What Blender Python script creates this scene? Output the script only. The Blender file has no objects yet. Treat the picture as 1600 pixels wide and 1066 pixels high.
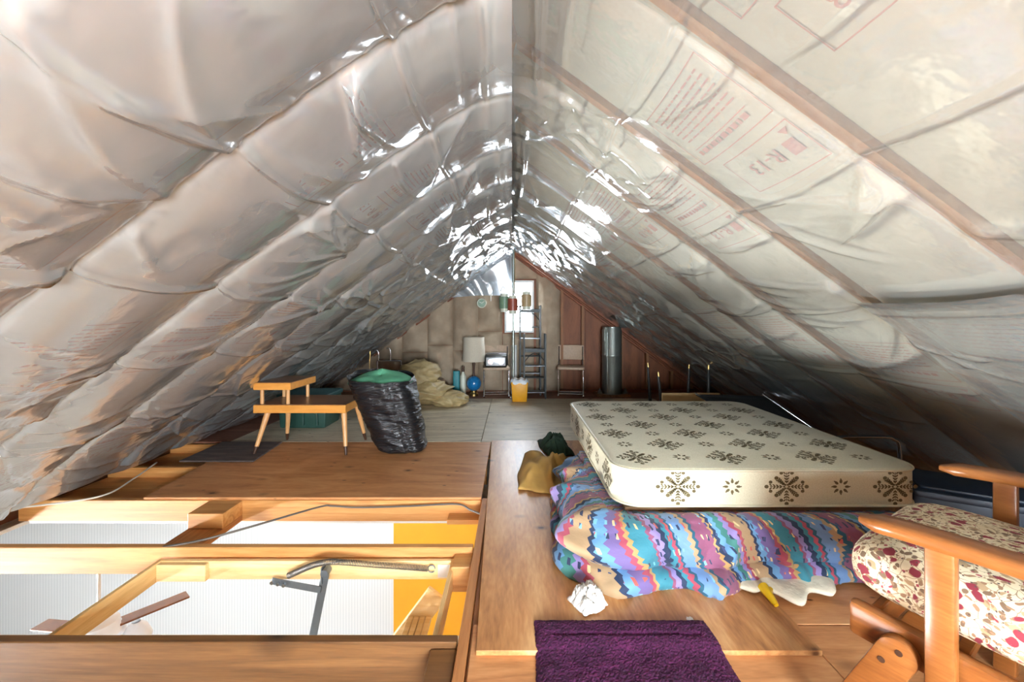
import bpy, bmesh, math, random
import numpy as np
from mathutils import Vector, Matrix

random.seed(7)
SC = bpy.context.scene
COL = SC.collection

# ------------------------------------------------------------------ camera
EYE = 1.19            # eye height above the attic floor
cam_d = bpy.data.cameras.new('camera')
cam_d.sensor_width = 36.0
cam_d.lens = 14.4
cam_d.shift_y = -0.0206
cam_d.clip_start = 0.02
cam = bpy.data.objects.new('camera', cam_d)
cam.location = (0, 0, EYE)
cam.rotation_euler = (math.radians(90), 0, 0)
COL.objects.link(cam)
SC.camera = cam

# ------------------------------------------------------------------ sky, lights, exposure
w = bpy.data.worlds.new('sky'); SC.world = w; w.use_nodes = True
bg = w.node_tree.nodes['Background']
bg.inputs[0].default_value = (0.80, 0.90, 1.0, 1)
bg.inputs[1].default_value = 30.0

def area(name, loc, target, sx, sy, power, color, portal=False, spread=180):
    d = bpy.data.lights.new(name, 'AREA'); d.shape = 'RECTANGLE'
    d.size = sx; d.size_y = sy; d.energy = power; d.color = color
    d.spread = math.radians(spread)
    if portal: d.cycles.is_portal = True
    o = bpy.data.objects.new(name, d); COL.objects.link(o)
    o.location = loc
    o.rotation_euler = (Vector(target) - Vector(loc)).to_track_quat('-Z', 'Y').to_euler()
    return o
# assumed, unseen daylight source in the room below, shining up through the open joists
area('assumed_light_below', (-5.4, 2.1, -1.65), (0.5, 2.3, 0.7), 2.8, 0.40, 105, (0.94, 0.97, 1.0), spread=80)
# added fill aimed at the floor below, bouncing light up to the roof
area('fill_light_below', (-3.0, -1.9, -.75), (-3.0, 2.4, -2.65), 7.0, .8, 52, (0.94, 0.97, 1.0), spread=80)
# added unseen fill behind the camera, daylight-cool, to brighten the left slope
area('fill_light_rear', (.40, -2.1, .85), (-.4, 2.2, 1.2), 1.7, .9, 310, (0.82, 0.92, 1.0))
# the gable window in view lets the sky in (sampling portal only)
area('window_portal', (0.12, 6.93, 1.42), (0.12, 0.0, 1.42), 0.46, 0.84, 1, (1, 1, 1), portal=True)

vs = SC.view_settings
vs.view_transform = 'Standard'; vs.look = 'None'; vs.gamma = 1.0
vs.use_curve_mapping = False
vs.exposure = 0.85
SC.cycles.use_denoising = True
SC.cycles.max_bounces = 5
SC.cycles.diffuse_bounces = 4
SC.cycles.glossy_bounces = 2
SC.cycles.adaptive_threshold = 0.15
SC.cycles.transparent_max_bounces = 8
SC.cycles.sample_clamp_indirect = 6.0
SC.cycles.caustics_reflective = False
SC.cycles.caustics_refractive = False

# ------------------------------------------------------------------ material helpers
def new_mat(name):
    m = bpy.data.materials.new(name); m.use_nodes = True
    nt = m.node_tree; b = nt.nodes['Principled BSDF']
    return m, nt, b
def N(nt, t, **kw):
    n = nt.nodes.new(t)
    for k, v in kw.items():
        if k.startswith('i_'):
            n.inputs[k[2:].replace('_', ' ')].default_value = v
        else: setattr(n, k, v)
    return n
def ramp(nt, stops, interp='LINEAR'):
    r = nt.nodes.new('ShaderNodeValToRGB'); r.color_ramp.interpolation = interp
    e = r.color_ramp.elements
    while len(e) < len(stops): e.new(0.5)
    for k, (p, c) in enumerate(stops):
        e[k].position = p; e[k].color = (c[0], c[1], c[2], 1)
    return r
def srgb(r, g, b):
    f = lambda c: (c / 255 / 12.92) if c / 255 <= 0.04045 else ((c / 255 + 0.055) / 1.055) ** 2.4
    return (f(r), f(g), f(b))
def link(nt, a, b): nt.links.new(a, b)
def coords(nt, scale=(1, 1, 1), rnd=True):
    tc = N(nt, 'ShaderNodeTexCoord'); mp = N(nt, 'ShaderNodeMapping')
    mp.inputs['Scale'].default_value = scale
    link(nt, tc.outputs['Object'], mp.inputs['Vector'])
    if rnd:
        oi = N(nt, 'ShaderNodeObjectInfo'); mu = N(nt, 'ShaderNodeMath', operation='MULTIPLY'); mu.inputs[1].default_value = 37.0
        link(nt, oi.outputs['Random'], mu.inputs[0])
        link(nt, mu.outputs[0], mp.inputs['Location'])
    return mp.outputs['Vector']
def bump(nt, b, h, strength=0.3, dist=0.01):
    bp = N(nt, 'ShaderNodeBump'); bp.inputs['Strength'].default_value = strength; bp.inputs['Distance'].default_value = dist
    link(nt, h, bp.inputs['Height']); link(nt, bp.outputs['Normal'], b.inputs['Normal'])

def wood(name, dark, mid, light, grain=(1.2, 14, 14), knots=True, rough=0.55, wave=5.0, knot_scale=2.2, spots=False):
    m, nt, b = new_mat(name)
    v = coords(nt, grain)
    n1 = N(nt, 'ShaderNodeTexNoise'); n1.inputs['Scale'].default_value = 1.0; n1.inputs['Detail'].default_value = 5; n1.inputs['Distortion'].default_value = 2.2
    link(nt, v, n1.inputs['Vector'])
    v2 = coords(nt, tuple(g * 4 for g in grain))
    n2 = N(nt, 'ShaderNodeTexNoise'); n2.inputs['Scale'].default_value = wave; n2.inputs['Detail'].default_value = 3
    link(nt, v2, n2.inputs['Vector'])
    mx = N(nt, 'ShaderNodeMix'); mx.inputs[0].default_value = 0.3
    link(nt, n1.outputs[0], mx.inputs[2]); link(nt, n2.outputs[0], mx.inputs[3])
    r = ramp(nt, [(0.28, dark), (0.5, mid), (0.72, light)])
    link(nt, mx.outputs[0], r.inputs[0])
    out = r.outputs[0]
    if knots:
        v3 = coords(nt, (knot_scale, knot_scale * 1.5, knot_scale * 1.5))
        vo = N(nt, 'ShaderNodeTexVoronoi'); vo.inputs['Scale'].default_value = 1.0
        link(nt, v3, vo.inputs['Vector'])
        kr = ramp(nt, [(0.04, (0, 0, 0)), (0.075, (0.55, 0.55, 0.55)), (0.17, (1, 1, 1))])
        link(nt, vo.outputs['Distance'], kr.inputs[0])
        mm = N(nt, 'ShaderNodeMix', data_type='RGBA')
        link(nt, kr.outputs[0], mm.inputs[0])
        mm.inputs[6].default_value = (dark[0] * 0.28, dark[1] * 0.24, dark[2] * 0.22, 1)
        link(nt, out, mm.inputs[7]); out = mm.outputs[2]
    if spots:
        v4 = coords(nt, (5.0, 11.0, 11.0)); vs4 = N(nt, 'ShaderNodeTexVoronoi'); vs4.inputs['Scale'].default_value = 1.0; link(nt, v4, vs4.inputs['Vector'])
        sr = ramp(nt, [(0.05, (0, 0, 0)), (0.10, (1, 1, 1))]); link(nt, vs4.outputs['Distance'], sr.inputs[0])
        m4 = N(nt, 'ShaderNodeMix', data_type='RGBA'); link(nt, sr.outputs[0], m4.inputs[0]); m4.inputs[6].default_value = (dark[0] * .3, dark[1] * .25, dark[2] * .25, 1); link(nt, out, m4.inputs[7]); out = m4.outputs[2]
    link(nt, out, b.inputs['Base Color'])
    b.inputs['Roughness'].default_value = rough
    bump(nt, b, mx.outputs[0], 0.15, 0.004)
    return m
def plain(name, col, rough=0.5, metal=0.0, noise=0.12, scale=12.0, coat=0.0, bmp=0.0, trans=0.0):
    m, nt, b = new_mat(name)
    v = coords(nt, (1, 1, 1)); n = N(nt, 'ShaderNodeTexNoise'); n.inputs['Scale'].default_value = scale; n.inputs['Detail'].default_value = 4
    link(nt, v, n.inputs['Vector'])
    lo = tuple(c * (1 - noise) for c in col); hi = tuple(min(1, c * (1 + noise)) for c in col)
    r = ramp(nt, [(0.3, lo), (0.7, hi)]); link(nt, n.outputs[0], r.inputs[0])
    link(nt, r.outputs[0], b.inputs['Base Color'])
    b.inputs['Roughness'].default_value = rough; b.inputs['Metallic'].default_value = metal
    b.inputs['Coat Weight'].default_value = coat
    if trans: b.inputs['Transmission Weight'].default_value = trans
    if bmp: bump(nt, b, n.outputs[0], bmp, 0.01)
    return m

M = {}
M['ply'] = wood('plywood_new', srgb(168, 108, 62), srgb(204, 142, 90), srgb(222, 166, 114), (1.1, 6, 6), True, 0.42, 4, 3.2, True)
M['ply_big'] = wood('plywood_figured', srgb(140, 88, 48), srgb(196, 138, 84), srgb(228, 180, 124), (4.5, 0.8, 6), True, 0.38, 4, 3.4)
M['ply_old'] = wood('plywood_weathered', srgb(152, 138, 118), srgb(204, 190, 164), srgb(226, 214, 190), (1.0, 5, 5), True, 0.5, 4, 2.4, True)
M['ply_red'] = wood('plank_reddish', srgb(88, 52, 38), srgb(124, 78, 58), srgb(150, 104, 80), (1.0, 6, 6), False, 0.6)
M['joist'] = wood('joist_fir', srgb(176, 112, 54), srgb(206, 144, 80), srgb(222, 168, 106), (0.8, 16, 16), True, 0.5, 4, 1.6)
M['joist_dark'] = wood('joist_fir_shaded', srgb(82, 52, 24), srgb(110, 72, 36), srgb(132, 90, 48), (0.8, 16, 16), True, 0.5, 4, 1.6)  # joist fir darkened: shade on the nearest joist and block put into the colour
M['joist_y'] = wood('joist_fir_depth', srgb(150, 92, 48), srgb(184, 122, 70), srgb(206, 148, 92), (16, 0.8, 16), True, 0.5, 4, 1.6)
M['hatch'] = wood('hatch_pine', srgb(214, 168, 106), srgb(234, 196, 136), srgb(244, 214, 162), (1.0, 18, 18), False, 0.5)
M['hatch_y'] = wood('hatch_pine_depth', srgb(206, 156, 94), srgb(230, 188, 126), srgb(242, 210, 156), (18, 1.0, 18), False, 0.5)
M['rafter'] = wood('rafter_fir', srgb(196, 120, 66), srgb(220, 148, 92), srgb(236, 174, 116), (2, 14, 2), False, 0.6)
M['gable'] = wood('gable_rafter_wood', srgb(92, 44, 22), srgb(126, 66, 34), srgb(150, 86, 48), (2, 14, 2), False, 0.6)
M['sheath'] = wood('sheathing_plywood', srgb(96, 52, 28), srgb(128, 74, 42), srgb(148, 90, 54), (5, 5, 0.8), False, 0.6)
M['stud'] = wood('stud_fir', srgb(112, 70, 40), srgb(142, 94, 56), srgb(160, 112, 72), (14, 14, 0.8), False, 0.6)
M['darkboard'] = wood('dark_board', srgb(54, 46, 44), srgb(84, 72, 68), srgb(120, 100, 92), (1.4, 9, 9), False, 0.6)
M['table_top'] = wood('end_table_laminate', srgb(122, 84, 54), srgb(140, 98, 64), srgb(156, 112, 76), (1.5, 14, 14), False, 0.3)
M['table_edge'] = wood('end_table_edge', srgb(218, 144, 62), srgb(230, 158, 74), srgb(238, 170, 88), (1.5, 14, 14), False, 0.35)
M['table_leg'] = wood('end_table_leg', srgb(206, 146, 88), srgb(222, 166, 108), srgb(234, 184, 128), (14, 14, 1.5), False, 0.35)
M['chair_wood'] = wood('armchair_maple', srgb(118, 68, 30), srgb(146, 88, 42), srgb(168, 108, 56), (9, 1.2, 9), False, 0.28)
M['light_wood'] = wood('light_wood', srgb(196, 158, 104), srgb(214, 178, 124), srgb(226, 194, 142), (1.5, 12, 12), False, 0.45)
M['brass'] = plain('brass', srgb(190, 160, 100), 0.3, 1.0)
M['steel'] = plain('steel_grey', srgb(120, 126, 132), 0.4, 0.75)
M['dark_steel'] = plain('dark_spring_steel', srgb(112, 106, 100), 0.4, 0.8)
M['chrome'] = plain('chrome', srgb(206, 208, 212), 0.16, 1.0, 0.04)
M['galv'] = plain('galvanised_flue', srgb(150, 156, 150), 0.36, 0.85, 0.1, 6)
M['white_paint'] = plain('white_paint', srgb(236, 236, 234), 0.5, 0, 0.03)
M['black_metal'] = plain('black_green_metal', srgb(20, 30, 30), 0.5, 0.0)
M['black_leg'] = plain('black_lacquer', srgb(30, 30, 30), 0.35)
M['black_canvas'] = plain('black_canvas', srgb(22, 24, 26), 0.85, 0, 0.2, 60)
M['navy'] = plain('navy_plastic', srgb(28, 40, 56), 0.5, 0, 0.1)
M['green_tote'] = plain('green_tote_plastic', srgb(44, 76, 66), 0.45, 0, 0.08)
M['teal_tote'] = plain('teal_tote_lid', srgb(62, 108, 112), 0.45, 0, 0.08)
M['mint'] = plain('mint_fabric', srgb(96, 168, 130), 0.85, 0, 0.08, 8)
M['teal'] = plain('teal_tin', srgb(40, 130, 138), 0.5)
M['blue_glass'] = plain('blue_glaze', srgb(26, 118, 178), 0.25, 0, 0.25, 40, 0.4)
M['shade'] = plain('lamp_shade_linen', srgb(206, 196, 178), 0.9, 0, 0.04, 60)
M['brown_wood'] = plain('dark_brown_wood', srgb(70, 44, 28), 0.5)
M['yellow_bin'] = plain('yellow_plastic', srgb(232, 164, 26), 0.45, 0, 0.08)
M['yellow_peg'] = plain('yellow_enamel', srgb(232, 186, 20), 0.35, 0, 0.06)
M['beige_vinyl'] = plain('beige_vinyl', srgb(184, 158, 134), 0.55, 0, 0.08, 30)
M['white_bag'] = plain('white_liner', srgb(226, 232, 238), 0.5)
M['paper'] = plain('tissue_paper', srgb(236, 232, 224), 0.8, 0, 0.05, 10)
M['cream_fleece'] = plain('cream_fleece', srgb(228, 218, 194), 0.95, 0, 0.06, 40, 0, 0.4)
M['mustard'] = plain('mustard_cloth', srgb(198, 156, 84), 0.9, 0, 0.12, 10, 0, 0.3)
M['dark_green'] = plain('dark_green_cloth', srgb(40, 62, 46), 0.9, 0, 0.2, 12, 0, 0.3)
M['cardboard'] = plain('brown_cardboard', srgb(140, 108, 74), 0.85)
M['boxspring'] = plain('box_spring_ticking', srgb(120, 112, 96), 0.9)
M['cable'] = plain('grey_cable', srgb(92, 84, 76), 0.5)
M['cable_white'] = plain('white_cable', srgb(206, 196, 180), 0.5)
M['red_print'] = plain('red_ink', srgb(212, 140, 128), 0.8, 0, 0.12, 5)
M['red_print_l'] = plain('red_ink_strong', srgb(190, 92, 84), 0.8, 0, 0.12, 5)
M['orange_wall'] = plain('orange_wall_paint', srgb(250, 176, 40), 0.6, 0, 0.04, 5)
M['drywall'] = plain('white_drywall', srgb(232, 232, 228), 0.8, 0, 0.03)
M['fan_glass'] = plain('frosted_glass_shade', srgb(226, 232, 240), 0.4, 0, 0.03)
M['fan_blade'] = plain('fan_blade_walnut', srgb(120, 66, 28), 0.4, 0, 0.15, 20)
M['tan_shade'] = plain('tan_glass_shade', srgb(176, 150, 112), 0.4)
M['red_shade'] = plain('red_glass_shade', srgb(150, 74, 56), 0.4)
M['green_shade'] = plain('green_glass_shade', srgb(110, 138, 112), 0.4)
M['pale_glass'] = plain('pale_glass_rim', srgb(214, 214, 196), 0.35)
M['silver'] = plain('silver_plastic', srgb(214, 218, 224), 0.3, 0.4)
M['lower_floor'] = plain('lower_floor_pale', srgb(224, 216, 204), 0.5)
M['print_brown'] = plain('brown_print', srgb(104, 92, 62), 0.9, 0, 0.2, 30)
M['piping'] = plain('mattress_piping', srgb(214, 206, 178), 0.8)

# fibreglass batt facing
def batt_mat(name, a, bcol):
    m, nt, b = new_mat(name)
    v = coords(nt); n = N(nt, 'ShaderNodeTexNoise'); n.inputs['Scale'].default_value = 3; n.inputs['Detail'].default_value = 5
    link(nt, v, n.inputs['Vector']); r = ramp(nt, [(0.3, a), (0.7, bcol)]); link(nt, n.outputs[0], r.inputs[0])
    link(nt, r.outputs[0], b.inputs['Base Color']); b.inputs['Roughness'].default_value = 0.85
    n2 = N(nt, 'ShaderNodeTexNoise'); n2.inputs['Scale'].default_value = 9; n2.inputs['Detail'].default_value = 4; link(nt, v, n2.inputs['Vector'])
    bump(nt, b, n2.outputs[0], 0.5, 0.02)
    return m
M['batt_l'] = batt_mat('batt_facing_left', srgb(212, 210, 200), srgb(234, 232, 224))
M['batt_r'] = batt_mat('batt_facing_right', srgb(212, 204, 178), srgb(232, 226, 204))
M['batt_tan'] = batt_mat('batt_facing_tan', srgb(150, 130, 108), srgb(188, 168, 144))

# clear poly sheeting: mostly see-through, some milky haze, a glossy skin
def poly_mat(name, haze, tint, hazecol, rough=0.2, gloss=.06):
    m, nt, b = new_mat(name); nt.nodes.remove(b)
    out = nt.nodes['Material Output']
    tr = N(nt, 'ShaderNodeBsdfTransparent'); tr.inputs[0].default_value = (*tint, 1)
    df = N(nt, 'ShaderNodeBsdfDiffuse'); df.inputs[0].default_value = (*hazecol, 1)
    tl = N(nt, 'ShaderNodeBsdfTranslucent'); tl.inputs[0].default_value = (*hazecol, 1)
    gl = N(nt, 'ShaderNodeBsdfGlossy'); gl.inputs['Color'].default_value = (1, 1, 1, 1); gl.inputs['Roughness'].default_value = rough
    v = coords(nt, (1, 1, 1), False)
    n1 = N(nt, 'ShaderNodeTexNoise'); n1.inputs['Scale'].default_value = 16; n1.inputs['Detail'].default_value = 2
    link(nt, v, n1.inputs['Vector'])
    bp = N(nt, 'ShaderNodeBump'); bp.inputs['Strength'].default_value = 0.25; bp.inputs['Distance'].default_value = 0.010
    link(nt, n1.outputs[0], bp.inputs['Height'])
    for s in (df, gl): link(nt, bp.outputs['Normal'], s.inputs['Normal'])
    hz = N(nt, 'ShaderNodeMixShader'); hz.inputs[0].default_value = 0.35; link(nt, df.outputs[0], hz.inputs[1]); link(nt, tl.outputs[0], hz.inputs[2])
    m1 = N(nt, 'ShaderNodeMixShader'); m1.inputs[0].default_value = haze; link(nt, tr.outputs[0], m1.inputs[1]); link(nt, hz.outputs[0], m1.inputs[2])
    lw = N(nt, 'ShaderNodeFresnel'); lw.inputs['IOR'].default_value = 1.6
    ad = N(nt, 'ShaderNodeMath', operation='MULTIPLY_ADD'); ad.inputs[1].default_value = 1.2; ad.inputs[2].default_value = gloss; ad.use_clamp = True
    link(nt, lw.outputs[0], ad.inputs[0])
    m2 = N(nt, 'ShaderNodeMixShader'); link(nt, ad.outputs[0], m2.inputs[0]); link(nt, m1.outputs[0], m2.inputs[1]); link(nt, gl.outputs[0], m2.inputs[2])
    link(nt, m2.outputs[0], out.inputs['Surface'])
    return m
M['poly_l'] = poly_mat('poly_sheeting_left', 0.38, (0.91, 0.93, 0.93), (0.78, 0.80, 0.80), 0.15, .12)
M['poly_r'] = poly_mat('poly_sheeting_right', 0.32, (0.93, 0.95, 0.94), (0.78, 0.80, 0.77), 0.12, .10)
M['poly_flap'] = poly_mat('poly_sheeting_flap', 0.6, (0.85, 0.9, 0.95), (0.7, 0.8, 0.9), 0.25)

def glass_mat():
    m, nt, b = new_mat('window_glass'); nt.nodes.remove(b); out = nt.nodes['Material Output']
    tr = N(nt, 'ShaderNodeBsdfTransparent'); gl = N(nt, 'ShaderNodeBsdfGlossy'); gl.inputs['Roughness'].default_value = 0.02
    mx = N(nt, 'ShaderNodeMixShader'); mx.inputs[0].default_value = 0.06
    link(nt, tr.outputs[0], mx.inputs[1]); link(nt, gl.outputs[0], mx.inputs[2]); link(nt, mx.outputs[0], out.inputs['Surface'])
    return m
M['glass'] = glass_mat()

def black_bag_mat():
    m, nt, b = new_mat('black_bin_liner')
    v = coords(nt, (5, 5, 22)); n = N(nt, 'ShaderNodeTexNoise'); n.inputs['Scale'].default_value = 1.4; n.inputs['Detail'].default_value = 5; n.inputs['Distortion'].default_value = 0.8
    link(nt, v, n.inputs['Vector']); b.inputs['Base Color'].default_value = (0.012, 0.012, 0.014, 1); b.inputs['Roughness'].default_value = 0.24
    bump(nt, b, n.outputs[0], 0.9, 0.03); return m
M['bag'] = black_bag_mat()

def mattress_mat():
    m, nt, b = new_mat('mattress_damask')
    v = coords(nt, (160, 160, 160), False); n = N(nt, 'ShaderNodeTexNoise'); n.inputs['Scale'].default_value = 1
    link(nt, v, n.inputs['Vector']); r = ramp(nt, [(0.3, srgb(212, 204, 172)), (0.7, srgb(228, 222, 194))]); link(nt, n.outputs[0], r.inputs[0])
    link(nt, r.outputs[0], b.inputs['Base Color']); b.inputs['Roughness'].default_value = 0.45; b.inputs['Sheen Weight'].default_value = 0.2
    return m
M['mattress'] = mattress_mat()

def comforter_mat():
    m, nt, b = new_mat('zigzag_comforter_print')
    uv = N(nt, 'ShaderNodeUVMap'); uv.uv_map = 'UVMap'
    sp = N(nt, 'ShaderNodeSeparateXYZ'); link(nt, uv.outputs[0], sp.inputs[0])
    def mth(op, a, bb=None, c=None):
        n = N(nt, 'ShaderNodeMath', operation=op)
        for i, x in enumerate((a, bb, c)):
            if x is None: continue
            if isinstance(x, (int, float)): n.inputs[i].default_value = x
            else: link(nt, x, n.inputs[i])
        return n.outputs[0]
    u, vv = sp.outputs[0], sp.outputs[1]
    zig = mth('PINGPONG', vv, 0.015)
    zig = mth('MULTIPLY', zig, 0.8)
    nz = N(nt, 'ShaderNodeTexNoise'); nz.inputs['Scale'].default_value = 5; link(nt, uv.outputs[0], nz.inputs['Vector'])
    wob = mth('MULTIPLY', nz.outputs[0], 0.04)
    s = mth('ADD', mth('ADD', mth('ADD', u, zig), wob), mth('MULTIPLY', vv, -0.35))
    fr = mth('FRACT', mth('DIVIDE', s, 0.64))
    teal, dteal, pur, lil, red, rose, sand, sky_, navy, grn, gold = (srgb(52, 124, 140), srgb(30, 84, 106), srgb(112, 94, 146), srgb(140, 124, 176), srgb(164, 70, 88), srgb(134, 76, 104), srgb(170, 140, 104), srgb(98, 146, 188), srgb(28, 46, 76), srgb(62, 122, 114), srgb(176, 140, 88))
    seq = [(0.0, rose, 2.4), (0, gold, .5), (0, navy, .6), (0, sky_, .9), (0, grn, 1.0), (0, lil, .8), (0, red, .6), (0, sand, 2.2), (0, navy, .5), (0, sky_, 1.0), (0, pur, 1.3), (0, red, .7), (0, gold, .5), (0, teal, 2.2), (0, rose, .6), (0, lil, .8), (0, navy, .9), (0, teal, .8), (0, red, .6), (0, dteal, .5), (0, srgb(104, 140, 186), 2.0), (0, sand, .6), (0, dteal, .6)]
    tot = sum(x[2] for x in seq); p = 0; stops = []
    for _, c, wd in seq: stops.append((p / tot, c)); p += wd
    rp = ramp(nt, stops, 'CONSTANT'); link(nt, fr, rp.inputs[0])
    # little woven dashes
    bu = mth('FRACT', mth('DIVIDE', mth('ADD', u, mth('MULTIPLY', vv, -0.35)), 0.026)); bv = mth('FRACT', mth('DIVIDE', vv, 0.05))
    row = mth('FRACT', mth('MULTIPLY', mth('FLOOR', mth('DIVIDE', vv, 0.05)), 0.5))
    d1 = mth('LESS_THAN', bu, 0.32); d2 = mth('GREATER_THAN', bv, 0.58)
    msk = N(nt, 'ShaderNodeTexNoise'); msk.inputs['Scale'].default_value = 9; link(nt, uv.outputs[0], msk.inputs['Vector'])
    d3 = mth('GREATER_THAN', msk.outputs[0], 0.5)
    dd = mth('MULTIPLY', mth('MULTIPLY', d1, d2), d3)
    wn = N(nt, 'ShaderNodeTexWhiteNoise'); wn.noise_dimensions = '2D'
    cb = N(nt, 'ShaderNodeCombineXYZ'); link(nt, mth('FLOOR', mth('DIVIDE', u, 0.026)), cb.inputs[0]); link(nt, mth('FLOOR', mth('DIVIDE', vv, 0.05)), cb.inputs[1]); link(nt, cb.outputs[0], wn.inputs['Vector'])
    dc = ramp(nt, [(0, srgb(40, 50, 80)), (.35, srgb(60, 70, 110)), (.55, srgb(220, 190, 140)), (.75, srgb(120, 180, 200)), (.9, srgb(190, 90, 80))], 'CONSTANT'); link(nt, wn.outputs[0], dc.inputs[0])
    mx = N(nt, 'ShaderNodeMix', data_type='RGBA'); link(nt, dd, mx.inputs[0]); link(nt, rp.outputs[0], mx.inputs[6]); link(nt, dc.outputs[0], mx.inputs[7])
    link(nt, mx.outputs[2], b.inputs['Base Color']); b.inputs['Roughness'].default_value = 0.75; b.inputs['Sheen Weight'].default_value = 0.15
    n2 = N(nt, 'ShaderNodeTexNoise'); n2.inputs['Scale'].default_value = 14; n2.inputs['Detail'].default_value = 4; link(nt, uv.outputs[0], n2.inputs['Vector'])
    bump(nt, b, n2.outputs[0], 0.5, 0.02)
    return m
M['comforter'] = comforter_mat()

def floral_mat():
    m, nt, b = new_mat('floral_upholstery')
    v = coords(nt, (1, 1, 1), False)
    nz = N(nt, 'ShaderNodeTexNoise'); nz.inputs['Scale'].default_value = 14; nz.inputs['Detail'].default_value = 2; link(nt, v, nz.inputs['Vector'])
    mv = N(nt, 'ShaderNodeMix', data_type='RGBA'); mv.inputs[0].default_value = 0.06; link(nt, v, mv.inputs[6]); link(nt, nz.outputs[1], mv.inputs[7])
    def layer(scale, lo, hi, seed):
        mp = N(nt, 'ShaderNodeMapping'); mp.inputs['Location'].default_value = (seed, seed * 1.7, seed * .3); link(nt, mv.outputs[2], mp.inputs['Vector'])
        vo = N(nt, 'ShaderNodeTexVoronoi'); vo.inputs['Scale'].default_value = scale; link(nt, mp.outputs[0], vo.inputs['Vector'])
        r = ramp(nt, [(lo, (1, 1, 1)), (hi, (0, 0, 0))]); link(nt, vo.outputs['Distance'], r.inputs[0]); return r.outputs[0], vo
    base = ramp(nt, [(0.35, srgb(214, 196, 160)), (0.7, srgb(228, 214, 184))]); link(nt, nz.outputs[0], base.inputs[0])
    cur = base.outputs[0]
    # vine lines
    ve = N(nt, 'ShaderNodeTexVoronoi', feature='DISTANCE_TO_EDGE'); ve.inputs['Scale'].default_value = 38; link(nt, mv.outputs[2], ve.inputs['Vector'])
    vr = ramp(nt, [(0.012, (1, 1, 1)), (0.035, (0, 0, 0))]); link(nt, ve.outputs['Distance'], vr.inputs[0])
    for mask, col in ((vr.outputs[0], srgb(150, 126, 100)), (layer(36, .27, .31, 14.0)[0], srgb(172, 144, 108)), (layer(44, .28, .32, 1.0)[0], srgb(120, 96, 74)), (layer(66, .26, .30, 3.0)[0], srgb(150, 116, 88)), (layer(27, .26, .30, 5.0)[0], srgb(132, 44, 56)), (layer(48, .17, .2, 8.0)[0], srgb(160, 70, 80)), (layer(70, .14, .17, 11.0)[0], srgb(84, 66, 62))):
        mm = N(nt, 'ShaderNodeMix', data_type='RGBA'); link(nt, mask, mm.inputs[0]); link(nt, cur, mm.inputs[6]); mm.inputs[7].default_value = (*col, 1); cur = mm.outputs[2]
    link(nt, cur, b.inputs['Base Color']); b.inputs['Roughness'].default_value = 0.85
    return m
M['floral'] = floral_mat()
def patch_mat():
    m, nt, b = new_mat('grey_leaf_patch')
    v = coords(nt, (1, 1, 1), False); wv = N(nt, 'ShaderNodeTexWave'); wv.inputs['Scale'].default_value = 22; wv.inputs['Distortion'].default_value = 6
    link(nt, v, wv.inputs['Vector']); r = ramp(nt, [(0.4, srgb(84, 86, 78)), (0.9, srgb(140, 132, 118))]); link(nt, wv.outputs[0], r.inputs[0]); link(nt, r.outputs[0], b.inputs['Base Color']); b.inputs['Roughness'].default_value = .85
    return m
M['patch'] = patch_mat()
def rug_mat():
    m, nt, b = new_mat('purple_shag')
    v = coords(nt, (1, 1, 1), False); n = N(nt, 'ShaderNodeTexNoise'); n.inputs['Scale'].default_value = 120; n.inputs['Detail'].default_value = 3; link(nt, v, n.inputs['Vector'])
    n2 = N(nt, 'ShaderNodeTexNoise'); n2.inputs['Scale'].default_value = 9; link(nt, v, n2.inputs['Vector'])
    ad = N(nt, 'ShaderNodeMix'); ad.inputs[0].default_value = .4; link(nt, n.outputs[0], ad.inputs[2]); link(nt, n2.outputs[0], ad.inputs[3])
    r = ramp(nt, [(0.32, srgb(40, 4, 34)), (0.52, srgb(68, 12, 56)), (0.7, srgb(94, 26, 76))]); link(nt, ad.outputs[0], r.inputs[0]); link(nt, r.outputs[0], b.inputs['Base Color'])
    b.inputs['Roughness'].default_value = 1.0; bump(nt, b, n.outputs[0], 0.8, 0.01); return m
M['rug'] = rug_mat()
def duvet_mat():
    m, nt, b = new_mat('khaki_duvet')
    v = coords(nt); n = N(nt, 'ShaderNodeTexNoise'); n.inputs['Scale'].default_value = 9; n.inputs['Detail'].default_value = 5; n.inputs['Distortion'].default_value = 1.5; link(nt, v, n.inputs['Vector'])
    r = ramp(nt, [(0.3, srgb(160, 138, 94)), (0.7, srgb(186, 164, 120))]); link(nt, n.outputs[0], r.inputs[0]); link(nt, r.outputs[0], b.inputs['Base Color']); b.inputs['Roughness'].default_value = .55
    bump(nt, b, n.outputs[0], 0.35, 0.012); return m
M['duvet'] = duvet_mat()
def bead_mat():
    m, nt, b = new_mat('white_vertical_lined_panelling')
    v = coords(nt, (1, 1, 1), False); wv = N(nt, 'ShaderNodeTexWave'); wv.bands_direction = 'X'; wv.inputs['Scale'].default_value = 9; wv.inputs['Distortion'].default_value = 0
    link(nt, v, wv.inputs['Vector']); r = ramp(nt, [(0.0, srgb(214, 220, 226)), (0.12, srgb(236, 240, 244)), (1, srgb(238, 242, 246))]); link(nt, wv.outputs[0], r.inputs[0]); link(nt, r.outputs[0], b.inputs['Base Color']); b.inputs['Roughness'].default_value = .6
    return m
M['bead'] = bead_mat()

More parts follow.
